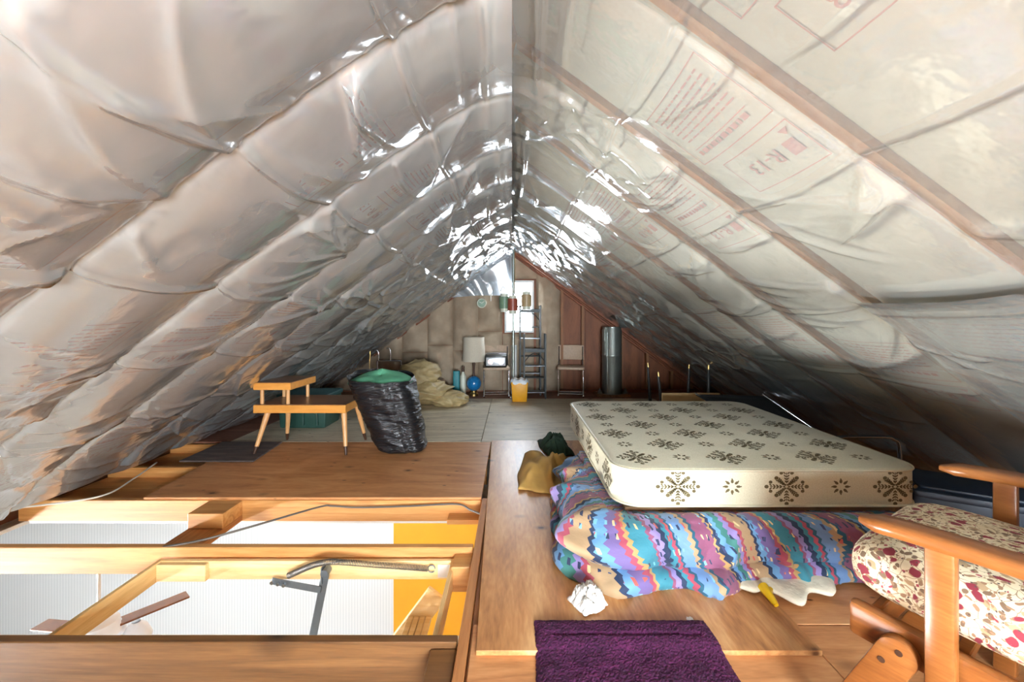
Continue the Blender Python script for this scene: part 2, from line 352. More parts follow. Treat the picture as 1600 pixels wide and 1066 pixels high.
# ------------------------------------------------------------------ mesh helpers
class MB:
    def __init__(s): s.v = []; s.f = []
    def box(s, x0, x1, y0, y1, z0, z1):
        return s.hexa([(x0, y0, z0), (x1, y0, z0), (x1, y1, z0), (x0, y1, z0), (x0, y0, z1), (x1, y0, z1), (x1, y1, z1), (x0, y1, z1)])
    def hexa(s, p):
        o = len(s.v); s.v += [tuple(q) for q in p]
        s.f += [(o, o + 3, o + 2, o + 1), (o + 4, o + 5, o + 6, o + 7), (o, o + 1, o + 5, o + 4), (o + 1, o + 2, o + 6, o + 5), (o + 2, o + 3, o + 7, o + 6), (o + 3, o, o + 4, o + 7)]
        return s
    def beam(s, a, b, wd, ht, up=(0, 0, 1)):
        a, b = Vector(a), Vector(b); d = (b - a).normalized(); r = d.cross(Vector(up)).normalized(); u = r.cross(d).normalized()
        p = []
        for q in (a, b):
            p += [q - r * wd / 2 - u * ht / 2, q + r * wd / 2 - u * ht / 2, q + r * wd / 2 + u * ht / 2, q - r * wd / 2 + u * ht / 2]
        return s.hexa(p)
    def tube(s, pts, r, n=10, closed=False):
        pts = [Vector(p) for p in pts]; L = len(pts); rr = r if isinstance(r, (list, tuple)) else [r] * L
        o = len(s.v); prev = None
        for i, p in enumerate(pts):
            if closed: t = pts[(i + 1) % L] - pts[i - 1]
            else: t = pts[min(i + 1, L - 1)] - pts[max(i - 1, 0)]
            t.normalize()
            if prev is None: a = t.orthogonal().normalized()
            else: a = (prev - t * prev.dot(t)).normalized()
            prev = a; b = t.cross(a)
            for k in range(n):
                an = 2 * math.pi * k / n; q = p + (a * math.cos(an) + b * math.sin(an)) * rr[i]; s.v.append(tuple(q))
        for i in range(L if closed else L - 1):
            j = (i + 1) % L
            for k in range(n):
                k2 = (k + 1) % n; s.f.append((o + i * n + k, o + i * n + k2, o + j * n + k2, o + j * n + k))
        if not closed:
            s.f.append(tuple(o + k for k in reversed(range(n)))); s.f.append(tuple(o + (L - 1) * n + k for k in range(n)))
        return s
    def lathe(s, prof, n=24, c=(0, 0, 0), cap=True):
        o = len(s.v)
        for r, z in prof:
            for k in range(n):
                a = 2 * math.pi * k / n; s.v.append((c[0] + r * math.cos(a), c[1] + r * math.sin(a), c[2] + z))
        for i in range(len(prof) - 1):
            for k in range(n):
                k2 = (k + 1) % n; s.f.append((o + i * n + k, o + i * n + k2, o + (i + 1) * n + k2, o + (i + 1) * n + k))
        if cap:
            s.f.append(tuple(o + k for k in reversed(range(n)))); s.f.append(tuple(o + (len(prof) - 1) * n + k for k in range(n)))
        return s
    def prism(s, poly, axis, a, b):
        o = len(s.v); n = len(poly)
        def put(p, d):
            return {'x': (d, p[0], p[1]), 'y': (p[0], d, p[1]), 'z': (p[0], p[1], d)}[axis]
        s.v += [put(p, a) for p in poly] + [put(p, b) for p in poly]
        s.f.append(tuple(range(o, o + n))); s.f.append(tuple(reversed(range(o + n, o + 2 * n))))
        for k in range(n): k2 = (k + 1) % n; s.f.append((o + k, o + n + k, o + n + k2, o + k2))
        return s
    def grid(s, P, wrap=False):
        # P: array (nu, nv, 3)
        o = len(s.v); nu, nv = P.shape[:2]; s.v += [tuple(map(float, q)) for q in P.reshape(-1, 3)]
        for i in range(nu if wrap else nu - 1):
            i2 = (i + 1) % nu
            for j in range(nv - 1): s.f.append((o + i * nv + j, o + i2 * nv + j, o + i2 * nv + j + 1, o + i * nv + j + 1))
        return s
    def build(s, name, mat, parent=None, bevel=0.0, smooth=False, seg=2, loc=None, fix=True):
        me = bpy.data.meshes.new(name); me.from_pydata(s.v, [], s.f)
        bm = bmesh.new(); bm.from_mesh(me)
        if fix: bmesh.ops.recalc_face_normals(bm, faces=bm.faces)
        if bevel:
            es = [e for e in bm.edges if len(e.link_faces) == 2 and e.calc_face_angle(0) > 0.6]
            bmesh.ops.bevel(bm, geom=es, offset=bevel, segments=seg, affect='EDGES', profile=0.5, clamp_overlap=True)
        bm.to_mesh(me); bm.free()
        if smooth:
            for p in me.polygons: p.use_smooth = True
            if smooth == 'auto' or bevel:
                me.set_sharp_from_angle(angle=math.radians(40))
        me.materials.append(M[mat] if isinstance(mat, str) else mat)
        o = bpy.data.objects.new(name, me); COL.objects.link(o)
        if parent: o.parent = parent
        if loc: o.location = loc
        return o

def tag(o, label=None, cat=None, group=None, kind=None):
    if label: o['label'] = label
    if cat: o['category'] = cat
    if group: o['group'] = group
    if kind: o['kind'] = kind
    return o
def thing(name, label, cat, loc=(0, 0, 0), rotz=0, group=None):
    o = bpy.data.objects.new(name, None); COL.objects.link(o); o.empty_display_size = 0.1
    o.location = loc; o.rotation_euler = (0, 0, rotz)
    return tag(o, label, cat, group)
def structure(name, label, cat='room'):
    o = bpy.data.objects.new(name, None); COL.objects.link(o); o.empty_display_size = 0.1
    return tag(o, label, cat, kind='structure')
def dup(root, loc, rotz, label):
    r = root.copy(); COL.objects.link(r); r.location = loc; r.rotation_euler = (0, 0, rotz); r['label'] = label
    for ch in list(root.children):
        c = ch.copy(); COL.objects.link(c); c.parent = r
        for g in ch.children:
            d = g.copy(); COL.objects.link(d); d.parent = c
    return r

# value noise ------------------------------------------------------
def _h(ix, iy, seed):
    n = (ix.astype(np.int64) * 374761393 + iy.astype(np.int64) * 668265263 + seed * 974711) & 0x7fffffff
    n = ((n ^ (n >> 13)) * 1274126177) & 0x7fffffff
    return ((n ^ (n >> 16)) & 0xffff) / 65535.0
def vn(x, y, seed=0):
    x = np.asarray(x, float); y = np.asarray(y, float); x, y = np.broadcast_arrays(x, y)
    ix = np.floor(x); iy = np.floor(y); fx = x - ix; fy = y - iy
    fx = fx * fx * fx * (fx * (fx * 6 - 15) + 10); fy = fy * fy * fy * (fy * (fy * 6 - 15) + 10)
    a = _h(ix, iy, seed); b = _h(ix + 1, iy, seed); c = _h(ix, iy + 1, seed); d = _h(ix + 1, iy + 1, seed)
    return (a + (b - a) * fx) * (1 - fy) + (c + (d - c) * fx) * fy
def fbm(x, y, seed=0, o=3):
    s = 0; a = 0.5; t = 0
    for k in range(o): s = s + a * vn(np.asarray(x) * 2 ** k, np.asarray(y) * 2 ** k, seed + k * 17); t += a; a *= .5
    return s / t
def ridge(x, y, seed=0, p=3.0):
    return (1 - np.abs(2 * vn(x, y, seed) - 1)) ** p

# ------------------------------------------------------------------ the attic shell
RIDGE, HALF = 2.38, 3.24
SL = RIDGE / HALF
PITCH = math.atan(SL)
YEND = 6.80
YBACK = -2.2
R0, RS = 1.22, 0.615       # first rafter and rafter spacing
RAFT = [R0 + RS * k for k in range(-5, 9)]
def zroof(x): return RIDGE - SL * abs(x)

ceil = structure('ceiling', 'sloping attic roof underside with rafters and red-printed insulation batts', 'ceiling')
for s in (-1, 1):
    mb = MB(); xo = s * (HALF + 0.25)
    mb.hexa([(0, YBACK, RIDGE + .19), (xo, YBACK, zroof(xo) + .19), (xo, YEND + .2, zroof(xo) + .19), (0, YEND + .2, RIDGE + .19),
             (0, YBACK, RIDGE + .23), (xo, YBACK, zroof(xo) + .23), (xo, YEND + .2, zroof(xo) + .23), (0, YEND + .2, RIDGE + .23)])
    mb.build('roof_deck', 'sheath', ceil)
    for k, y in enumerate(RAFT):
        if y > 6.5: continue
        yy = y - (0.08 if s > 0 else 0)
        m2 = MB(); x1 = s * (HALF + .1); x0 = s * 0.02; hw = .02
        m2.hexa([(x0, yy - hw, zroof(x0)), (x1, yy - hw, zroof(x1)), (x1, yy + hw, zroof(x1)), (x0, yy + hw, zroof(x0)),
                 (x0, yy - hw, zroof(x0) + .17), (x1, yy - hw, zroof(x1) + .17), (x1, yy + hw, zroof(x1) + .17), (x0, yy + hw, zroof(x0) + .17)])
        m2.build('rafter', 'rafter', ceil)
MB().box(-.02, .02, YBACK, YEND - .02, RIDGE + .02, RIDGE + .17).build('ridge_board', 'rafter', ceil)

# insulation batts, one in each bay of each slope, with the red print on its facing
def batt_z(s, X, u):
    base = zroof(X) + (0.035 if s > 0 else -0.006)
    return base - (0.018 if s > 0 else 0.03) * math.sin(math.pi * min(1, max(0, u))) ** .6
_fc = {}
def text_mesh(body):
    if body in _fc: return _fc[body]
    c = bpy.data.curves.new('lettering', 'FONT'); c.body = body; c.size = 1.0; c.resolution_u = 2
    o = bpy.data.objects.new('lettering', c); COL.objects.link(o)
    dg = bpy.context.evaluated_depsgraph_get(); me = bpy.data.meshes.new_from_object(o.evaluated_get(dg))
    vs_ = [(v.co.x, v.co.y) for v in me.vertices]; fs = [tuple(p.vertices) for p in me.polygons]
    bpy.data.objects.remove(o); bpy.data.curves.remove(c); bpy.data.meshes.remove(me)
    _fc[body] = (vs_, fs); return _fc[body]
def print_block(mb, put, a0, b0):
    """one printed panel; put(a, b) maps print-plane metres (a = reading direction, b = letter-up) to the facing"""
    def rect(a, b, c, d):
        n = max(1, int((c - a) / .06)); o = len(mb.v)
        for i in range(n + 1):
            q = a + (c - a) * i / n; mb.v.append(put(a0 + q, b0 + b)); mb.v.append(put(a0 + q, b0 + d))
        for i in range(n): mb.f.append((o + 2 * i, o + 2 * i + 2, o + 2 * i + 3, o + 2 * i + 1))
    t = .004
    for (a, b, c, d) in ((0, 0, .44, .30), (.0, .34, .36, .52)):
        rect(a, b, c, b + t); rect(a, d - t, c, d); rect(a, b, a + t, d); rect(c - t, b, c, d)
    vs_, fs = text_mesh('R-13'); o = len(mb.v); sc = .085
    mb.v += [put(a0 + .12 + x * sc, b0 + .40 + y * sc) for x, y in vs_]; mb.f += [tuple(o + i for i in f) for f in fs]
    rect(.04, .40, .09, .46)
    o = len(mb.v); mb.v += [put(a0 + .02, b0 + .36), put(a0 + .06, b0 + .36), put(a0 + .04, b0 + .385)]; mb.f.append((o, o + 1, o + 2))
    rnd = random.Random(int(a0 * 991 + b0 * 77))
    rect(.05, .225, .39, .229)
    q = .07
    while q < .37:
        l = rnd.uniform(.012, .03); rect(q, .24, q + l, .262); q += l + .01
    for row in range(7):
        q = .05; yb = .03 + row * .025
        while q < .38:
            l = rnd.uniform(.015, .05); rect(q, yb, min(q + l, .40), yb + .007); q += l + .009
for s in (-1, 1):
    for k in range(len(RAFT) - 1):
        g_ = .022 if s > 0 else .001; y0 = RAFT[k] - (.08 if s > 0 else 0) + g_; y1 = RAFT[k + 1] - (.08 if s > 0 else 0) - g_
        if y0 > 6.3 or y1 < -1.2: continue
        P = np.zeros((28, 11, 3))
        for i in range(28):
            X = s * HALF * i / 27
            for j in range(11):
                u = j / 10; y = y0 + (y1 - y0) * u
                P[i, j] = (X, y, batt_z(s, X, u))
        b = MB().grid(P).build('insulation_batt', 'batt_l' if s < 0 else 'batt_r', ceil, smooth=True)
        mb = MB()
        def put(a, bb, s=s, y0=y0, y1=y1):
            # bb runs down the slope, a runs toward the camera on the left slope and away from it on the right
            X = s * (bb * math.cos(PITCH)); y = (y1 - .07 - a) if s < 0 else (y0 + .07 + a)
            return (X, y, batt_z(s, X, (y - y0) / (y1 - y0)) - .006)
        off = random.uniform(.0, .6); bb = .30 + off
        while bb < 3.5:
            print_block(mb, put, 0.0, bb); bb += 1.35
        pr = mb.build('red_print', 'red_print' if s > 0 else 'red_print_l', b, fix=False)

# poly sheeting ----------------------------------------------------
def sheet(name, s, label, mat, X0, X1, y0, y1, dx, dy, fn):
    xs = np.arange(X0, X1 + 1e-6, dx); ys = np.arange(y0, y1 + 1e-6, dy)
    XX, YY = np.meshgrid(xs, ys, indexing='ij')
    off = fn(XX, YY)
    RS0 = .10 + .08 * np.clip((3.2 - YY) / 2, 0, 1)
    off = off + np.exp(-(XX / .16) ** 2) * .035 * ridge(XX * 12 + .5 * np.sin(YY * 1.7), YY * .7, 44, 2)
    Z = RIDGE - SL * (np.sqrt(XX ** 2 + RS0 ** 2)) - off
    Z = np.maximum(Z, .012 + .02 * vn(XX * 6, YY * 5, 77))
    YY2 = YY.copy()
    P = np.stack([s * XX, YY2, Z], -1)
    nu, nv = XX.shape
    me = bpy.data.meshes.new(name)
    idx = np.arange(nu * nv).reshape(nu, nv)
    q = np.stack([idx[:-1, :-1], idx[1:, :-1], idx[1:, 1:], idx[:-1, 1:]], -1).reshape(-1, 4)
    if s > 0: q = q[:, ::-1]
    me.vertices.add(nu * nv); me.vertices.foreach_set('co', P.astype(np.float32).ravel())
    me.loops.add(q.size); me.loops.foreach_set('vertex_index', q.astype(np.int32).ravel())
    me.polygons.add(len(q)); me.polygons.foreach_set('loop_start', (np.arange(len(q)) * 4).astype(np.int32))
    me.polygons.foreach_set('use_smooth', np.ones(len(q), bool))
    me.update(calc_edges=True); me.validate()
    me.materials.append(M[mat])
    o = bpy.data.objects.new(name, me); COL.objects.link(o)
    return tag(o, label, 'plastic sheet')
def fold(x, c, wdt, amp): return amp * np.exp(-((x - c) / wdt) ** 2)
def creases(T, Y, y_first, seed, n, amp, spread, tmax=4.0):
    """sharp folds that fan out from the staples and run across each bay"""
    out = np.zeros_like(T); rng = np.random.RandomState(seed); yr = Y[0]
    for b in range(-4, 10):
        a = y_first + RS * b; cols = np.where((yr >= a) & (yr < a + RS))[0]
        if len(cols) == 0: continue
        c0, c1 = cols[0], cols[-1] + 1; Tb = T[:, c0:c1]; fr = (Y[:, c0:c1] - a) / RS; acc = out[:, c0:c1]
        st = np.sort(rng.uniform(.15, tmax, max(3, n // 3)))
        for k in range(n):
            t0 = st[rng.randint(len(st))] if rng.rand() < .65 else rng.uniform(.1, tmax)
            t1 = t0 + rng.normal(0, spread); sag = rng.uniform(-.02, .10); flip = rng.rand() < .5
            f = 1 - fr if flip else fr
            d = Tb - (t0 + (t1 - t0) * f + sag * np.sin(np.pi * f))
            w1 = rng.uniform(.010, .02) ; w2 = rng.uniform(.02, .075)
            if rng.rand() < .5: w1, w2 = w2, w1
            reach = rng.uniform(.45, 1.15); win = np.clip(f / .05, 0, 1) * np.clip((reach - f) / .35, 0, 1)
            acc += amp * rng.uniform(.35, 1.0) * win * np.where(d < 0, np.exp(d / w1), np.exp(-d / w2))
    return out
def off_left(X, Y):
    T = X / math.cos(PITCH)
    u = (Y - R0) / RS; fr = u - np.floor(u); bay = np.floor(u)
    arch = np.sin(np.pi * fr) ** .5
    low = np.clip((X - 1.2) / 2.0, 0, 1)
    amp = .055 + .035 * vn(T * .9, bay * 3.1, 3)
    o = .030 + amp * arch
    o = o + creases(T, Y, R0, 5, 30, .024, .30)
    edge = np.exp(-(np.minimum(fr, 1 - fr) / .10) ** 2)
    o = o + .010 * edge * ridge(T * 16 + Y * 5, Y * 4 + bay, 12, 2) + .016 * (fbm(X * 3.5, Y * 3.5, 14) - .5)
    far = np.clip((Y - 2.8) / 2.5, 0, 1)
    o = o + far * .024 * ridge(T * 7 + Y * 3, Y * 5 - T * 2, 15, 2) + (.35 + far) * .006 * fbm(X * 22, Y * 22, 16)
    for c in (.42, 1.02, 1.62, 2.22, 2.82): o = o + fold(T + .02 * np.sin(Y * 1.3 + c * 5), c, .012, .019)
    o = o + low ** 2 * (.05 * ridge(T * 3.2 - Y * .7, Y * .8, 21, 2) + .035 * ridge(T * 8 - Y * 1.5, Y * 1.5, 22, 2))
    return o
def off_right(X, Y):
    T = X / math.cos(PITCH)
    u = (Y - R0 + .08) / RS; fr = u - np.floor(u); bay = np.floor(u)
    arch = np.sin(np.pi * fr) ** .7
    o = .006 + (.008 + .03 * vn(T * 1.1, bay * 5.7, 31)) * arch
    o = o + creases(T, Y, R0 - .08, 9, 20, .020, .22)
    far = np.clip((Y - 3.0) / 2.4, 0, 1)
    o = o + far * .030 * ridge(T * 6 - Y * 3, Y * 4 + T, 35, 2) + (.15 + far) * .006 * fbm(X * 20, Y * 20, 36)
    for c in (.55, 1.2, 1.85, 2.5): o = o + fold(T - .015 * np.sin(Y * 1.1 + c * 3), c, .010, .012)
    near = np.exp(-((Y - 2.05) / .35) ** 2) * np.exp(-((X - .35) / .3) ** 2)
    o = o + near * .03 * ridge(X * 9 + Y * 4, Y * 9 - X * 3, 37, 2)
    low = np.clip((X - 1.7) / 1.5, 0, 1)
    o = o + low * .03 * ridge(T * 2.4 + Y * .3, Y * .7, 38, 2)
    return o
sheet('plastic_sheet', -1, 'wrinkled clear poly sheeting stapled over the slope above the end table and floor hatch', 'poly_l', 0.0, 3.30, -.9, 6.55, .010, .012, off_left)
sheet('plastic_sheet', 1, 'taut clear poly sheeting stapled over the slope above the mattress and armchair', 'poly_r', 0.0, 3.12, -.9, 6.45, .010, .012, off_right)
def off_strip(X, Y):
    T = X / math.cos(PITCH)
    return off_right(X, Y) * .6 + .035 + .03 * np.exp(-(X - 1.40) / .05) + .012 * ridge(T * 3 + Y * .6, Y * .4, 47, 4)
sheet('plastic_sheet', 1, 'overlapping lower strip of clear sheeting on the slope above the armchair', 'poly_r', 1.40, 3.05, -.6, 1.72, .012, .014, off_strip)
# torn end of the sheeting hanging in front of the gable window
nu, nv = 46, 40; P = np.zeros((nu, nv, 3))
for i in range(nu):
    a = i / (nu - 1)
    for j in range(nv):
        t = j / (nv - 1)
        X = -.02 - a * 1.05; top = zroof(X) - .04; drop = (.72 * (1 - a) ** 1.1 + .02) * t
        P[i, j] = (X + .03 * math.sin(t * 3 + a * 6), 6.56 + .06 * float(ridge(a * 7 + t * 1.0, t * 1.2, 41, 2)) + .05 * t, top - drop)
tag(MB().grid(P).build('plastic_flap', 'poly_flap', smooth=True, fix=False), 'bluish torn flap of plastic hanging beside the gable window', 'plastic sheet')

# ------------------------------------------------------------------ gable walls
WX0, WX1, WZ0, WZ1 = -.12, .36, .98, 1.84
wall = structure('wall_far', 'far gable wall with plywood sheathing, studs and insulation', 'wall')
def gable_panel(x0, x1, y0, y1, zb=None, zt=None):
    n = max(1, int(abs(x1 - x0) / .3)); poly = [(x0, zb if zb is not None else -.05), (x1, zb if zb is not None else -.05)]
    if zt is not None: poly += [(x1, zt), (x0, zt)]
    else:
        xs = [x1] + ([0] if x0 < 0 < x1 else []) + [x0]; poly += [(x, zroof(x) + .18) for x in xs]
    return MB().prism(poly, 'y', y0, y1)
for (a, b) in ((-3.3, -2.2), (-2.2, -1.15), (-1.15, WX0), (WX1, .8), (.8, 1.22), (1.22, 2.2), (2.2, 3.3)):
    gable_panel(a + .002, b - .002, YEND, YEND + .02).build('sheathing_panel', 'sheath', wall)
gable_panel(WX0, WX1, YEND, YEND + .02, -.05, WZ0).build('sheathing_panel', 'sheath', wall)
gable_panel(WX0, WX1, YEND, YEND + .02, WZ1, None).build('sheathing_panel', 'sheath', wall)
for x in (.82, 1.16, 1.80, 2.22, 2.62, 2.95):
    h = zroof(x) - .02
    MB().box(x - .02, x + .02, YEND - .09, YEND - .001, .06, h).build('stud', 'stud', wall)
MB().box(.78, 3.15, YEND - .09, YEND - .001, .0, .04).build('sole_plate', 'gable', wall)
# the puffy paper-faced batts on the left and beside the window
def puffy(x0, x1, z0, z1, dep=.1):
    nx, nz = 14, 36; P = np.zeros((nx, nz, 3))
    sd = int((x0 + 5) * 100)
    for i in range(nx):
        for j in range(nz):
            a = i / (nx - 1); b = j / (nz - 1); x = x0 + (x1 - x0) * a
            zt = min(z1, zroof(x) - .01); z = z0 + (zt - z0) * b
            e = (math.sin(math.pi * a) ** .5) * (min(1, b * 8, (1 - b) * 8) ** .5)
            nz_ = float(fbm(x * 5, z * 3.2, sd)); rg = float(ridge(x * 3 + z * 1.2, z * 2.6, sd + 5, 4))
            P[i, j] = (x, YEND - .012 - dep * e * (.65 + .7 * nz_) - .02 * rg * e, z)
    return MB().grid(P).build('insulation_batt', 'batt_tan', wall, smooth=True, fix=False)
xs = [-3.0, -2.62, -2.22, -1.82, -1.4, -.98, -.56, -.16]
for a, b in zip(xs[:-1], xs[1:]):
    top = min(zroof(a), zroof(b))
    zt = zroof((a + b) / 2)
    if zt > 1.0:
        zs_ = random.uniform(.55, 1.25); puffy(a, b, .02, zs_); puffy(a, b, zs_ + .005, 3.0, random.uniform(.06, .11))
    else: puffy(a, b, .02, 3.0)
puffy(-.15, .36, .02, WZ0 - .02, .06)
puffy(.40, .80, .02, 3.0, .12)
puffy(-.15, .40, WZ1 + .03, 3.0, .05)
# gable rafters along the end wall
for s in (1, -1):
    for k, (yy, dz, wd) in enumerate(((YEND - .14, -.01, .035), (YEND - .30, .0, .04), (YEND - .06, -.04, .04))):
        m2 = MB(); x0 = 0; x1 = s * 3.3
        m2.hexa([(x0, yy - wd / 2, zroof(x0) + dz - .09), (x1, yy - wd / 2, zroof(x1) + dz - .09), (x1, yy + wd / 2, zroof(x1) + dz - .09), (x0, yy + wd / 2, zroof(x0) + dz - .09),
                 (x0, yy - wd / 2, zroof(x0) + dz + .09), (x1, yy - wd / 2, zroof(x1) + dz + .09), (x1, yy + wd / 2, zroof(x1) + dz + .09), (x0, yy + wd / 2, zroof(x0) + dz + .09)])
        m2.build('gable_rafter', 'gable', wall, bevel=.004)
MB().box(-3.5, WX0, YEND + .021, YEND + .04, -.2, 2.6).build('backing_panel', 'sheath', wall)
MB().box(WX1, 3.5, YEND + .021, YEND + .04, -.2, 2.6).build('backing_panel', 'sheath', wall)
MB().box(WX0, WX1, YEND + .021, YEND + .04, -.2, WZ0).build('backing_panel', 'sheath', wall)
MB().box(WX0, WX1, YEND + .021, YEND + .04, WZ1, 2.6).build('backing_panel', 'sheath', wall)
for sd, s in (('left', -1), ('right', 1)):
    tag(MB().box(min(s * 3.40, s * 3.43), max(s * 3.40, s * 3.43), YBACK, YEND + .04, -.18, .20).build('wall_' + sd, 'sheath'), 'low plywood eave wall on the ' + ('hatch' if s < 0 else 'mattress') + ' side', 'wall', kind='structure')
# window
win = structure('window_1', 'small white-framed gable window full of daylight', 'window')
fr = MB(); t = .035
for (a, b, c, d) in ((WX0, WX1, WZ0, WZ0 + t), (WX0, WX1, WZ1 - t, WZ1), (WX0, WX0 + t, WZ0 + t, WZ1 - t), (WX1 - t, WX1, WZ0 + t, WZ1 - t)): fr.box(a, b, YEND - .06, YEND + .04, c, d)
fr.build('window_frame', 'white_paint', win)
MB().box(WX0 + t, WX1 - t, YEND + .0, YEND + .02, (WZ0 + WZ1) / 2 - .015, (WZ0 + WZ1) / 2 + .015).build('meeting_rail', 'white_paint', win)
for k in range(2):
    h = (WZ1 - WZ0 - 2 * t) / 2; MB().box(WX0 + t, WX1 - t, YEND + .022, YEND + .026, WZ0 + t + k * h, WZ0 + t + (k + 1) * h).build('pane', 'glass', win)
# rear gable behind the camera
wb = structure('wall_rear', 'rear gable wall of plywood sheathing', 'wall')
for (a, b) in ((-3.3, -1.2), (-1.2, 0), (0, 1.2), (1.2, 3.3)): gable_panel(a, b, YBACK - .02, YBACK).build('sheathing_panel', 'sheath', wb)

# ------------------------------------------------------------------ floor framing
floor = structure('floor', 'attic floor of plywood sheets laid over open joists', 'floor')
def sheetp(poly, z1, th, mat, name='plywood_sheet', bevel=.002):
    return MB().prism(poly, 'z', z1 - th, z1).build(name, mat, floor, bevel=bevel, seg=1)
sheetp([(-2.47, 2.745), (-.205, 2.745), (-.205, 3.99), (-2.62, 3.99)], .0, .016, 'ply')
sheetp([(-.128, 1.45), (1.10, 1.45), (1.07, 3.985), (-.198, 3.985)], .018, .018, 'ply_big')
sheetp([(1.105, 1.60), (3.2, 1.60), (3.2, 3.985), (1.075, 3.985)], .0, .016, 'ply')
sheetp([(-.150, .35), (1.1, .35), (1.1, 1.60), (-.150, 1.60)], .0, .016, 'ply')
sheetp([(1.105, .35), (3.2, .35), (3.2, 1.595), (1.105, 1.595)], .0, .016, 'ply')
sheetp([(-2.76, 4.0), (-.305, 4.0), (-.305, 6.20), (-2.76, 6.20)], .0, .016, 'ply_old')
sheetp([(-.30, 4.0), (2.14, 4.0), (2.14, 6.20), (-.30, 6.20)], .0, .016, 'ply_old')
sheetp([(2.145, 4.0), (3.2, 4.0), (3.2, 6.20), (2.145, 6.20)], .0, .016, 'ply_red')
sheetp([(-3.2, 4.0), (-2.765, 4.0), (-2.765, 6.20), (-3.2, 6.20)], -.0, .016, 'ply_red')
for k in range(3):
    sheetp([(-3.2, 6.205 + .2 * k), (3.2, 6.205 + .2 * k), (3.2, 6.40 + .2 * k), (-3.2, 6.40 + .2 * k)], .0, .016, 'ply_red', 'floorboard')
sheetp([(-3.2, YBACK), (3.2, YBACK), (3.2, .345), (-3.2, .345)], .0, .016, 'ply')
sheetp([(-2.78, 3.42), (-2.16, 3.42), (-2.22, 3.96), (-2.80, 3.96)], .014, .012, 'darkboard', 'dark_board')
def jx(y, x0=-3.3, x1=-.205, z1=-.016, h=.14, mat='joist'):
    return MB().box(x0, x1, y - .019, y + .019, z1 - h, z1).build('joist', mat, floor, bevel=.003, seg=1)
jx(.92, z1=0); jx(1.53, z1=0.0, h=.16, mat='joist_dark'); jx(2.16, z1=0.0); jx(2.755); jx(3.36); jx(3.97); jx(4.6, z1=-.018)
MB().box(-.200, -.160, .35, 2.74, -.16, -.002).build('joist', 'joist_y', floor, bevel=.003, seg=1)
MB().box(-.158, -.118, .35, 2.74, -.16, -.018).build('joist', 'joist_y', floor, bevel=.003, seg=1)
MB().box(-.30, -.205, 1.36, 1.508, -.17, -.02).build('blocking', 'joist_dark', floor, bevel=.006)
MB().box(-.30, -.205, 2.02, 2.138, -.155, -.03).build('blocking', 'joist', floor, bevel=.006)
MB().box(-2.02, -1.80, 2.18, 2.735, -.15, -.112).build('blocking', 'joist_y', floor, bevel=.003)
MB().box(-2.02, -1.80, 2.55, 2.735, -.111, -.017).build('blocking', 'joist', floor, bevel=.003)
MB().box(-.42, -.21, 2.64, 2.735, -.13, -.10).build('blocking', 'joist', floor, bevel=.003)

# ------------------------------------------------------------------ room below
LZ = -2.65
ce = structure('ceiling_below', 'drywall ceiling of the room below', 'ceiling')
for (a, b, c, d) in ((-.16, 5.2, -2.0, 7.0), (-9.2, -.16, 2.80, 7.0), (-9.2, -3.3, -2.0, 2.80), (-3.3, -.16, -2.0, .33)):
    MB().box(a, b, c, d, -.20, -.175).build('ceiling_panel', 'drywall', ce)
tag(MB().box(-9.2, -1.44, 5.0, 5.06, LZ, -.2).build('wall_below_far', 'bead'), 'white vertical-lined wall of the room below', 'wall', kind='structure')
tag(MB().box(-1.44, 5.2, 4.98, 5.06, LZ, -.2).build('wall_below_orange', 'orange_wall'), 'orange painted wall of the room below', 'wall', kind='structure')
tag(MB().box(-9.26, -9.2, -2.0, 5.06, LZ, -.2).build('wall_below_left', 'drywall'), 'white side wall of the room below', 'wall', kind='structure')
tag(MB().box(5.2, 5.26, -2.0, 5.06, LZ, -.2).build('wall_below_right', 'drywall'), 'white far side wall of the room below', 'wall', kind='structure')
tag(MB().box(-9.2, 5.2, -2.06, -2.0, LZ, -.2).build('wall_below_rear', 'drywall'), 'white rear wall of the room below', 'wall', kind='structure')
tag(MB().box(-9.2, 5.2, -2.0, 5.06, LZ - .05, LZ).build('floor_below', 'lower_floor'), 'wooden floor of the room below', 'floor', kind='structure')

def curve_pts(ctrl, n=10):
    out = []; c = [Vector(p) for p in ctrl]; c = [c[0] * 2 - c[1]] + c + [c[-1] * 2 - c[-2]]
    for i in range(1, len(c) - 2):
        for k in range(n):
            t = k / n; a, b, d, e = c[i - 1], c[i], c[i + 1], c[i + 2]
            out.append(.5 * ((2 * b) + (d - a) * t + (2 * a - 5 * b + 4 * d - e) * t * t + (3 * b - a - 3 * d + e) * t ** 3))
    out.append(c[-2]); return out
def Q(px, py, Y): return ((px - 800) * Y / 640, Y, EYE - (py - 500) * Y / 640)

# ceiling fan of the room below
f = thing('ceiling_fan', 'ceiling fan with brown blades and frosted shades seen down through the hatch', 'ceiling fan', (-2.42, 2.40, -.66))
MB().lathe([(.008, .42), (.008, .1), (.09, .08), (.10, .0), (.06, -.03)], 20).build('motor', 'white_paint', f, smooth='auto')
for k in range(3):
    a = math.radians(52 + 120 * k); d = Vector((math.cos(a), math.sin(a), 0)); MB().beam(d * .08 + Vector((0, 0, .03)), d * .42 + Vector((0, 0, .02)), .09, .012).build('blade', 'fan_blade', f, bevel=.004)
for k in range(3):
    a = math.radians(20 + 120 * k); MB().lathe([(.02, .0), (.05, -.03), (.075, -.09), (.07, -.10), (.045, -.035)], 18, (.10 + .11 * math.cos(a), -.02 + .11 * math.sin(a), .07), cap=False).build('glass_shade', 'fan_glass', f, smooth=True)

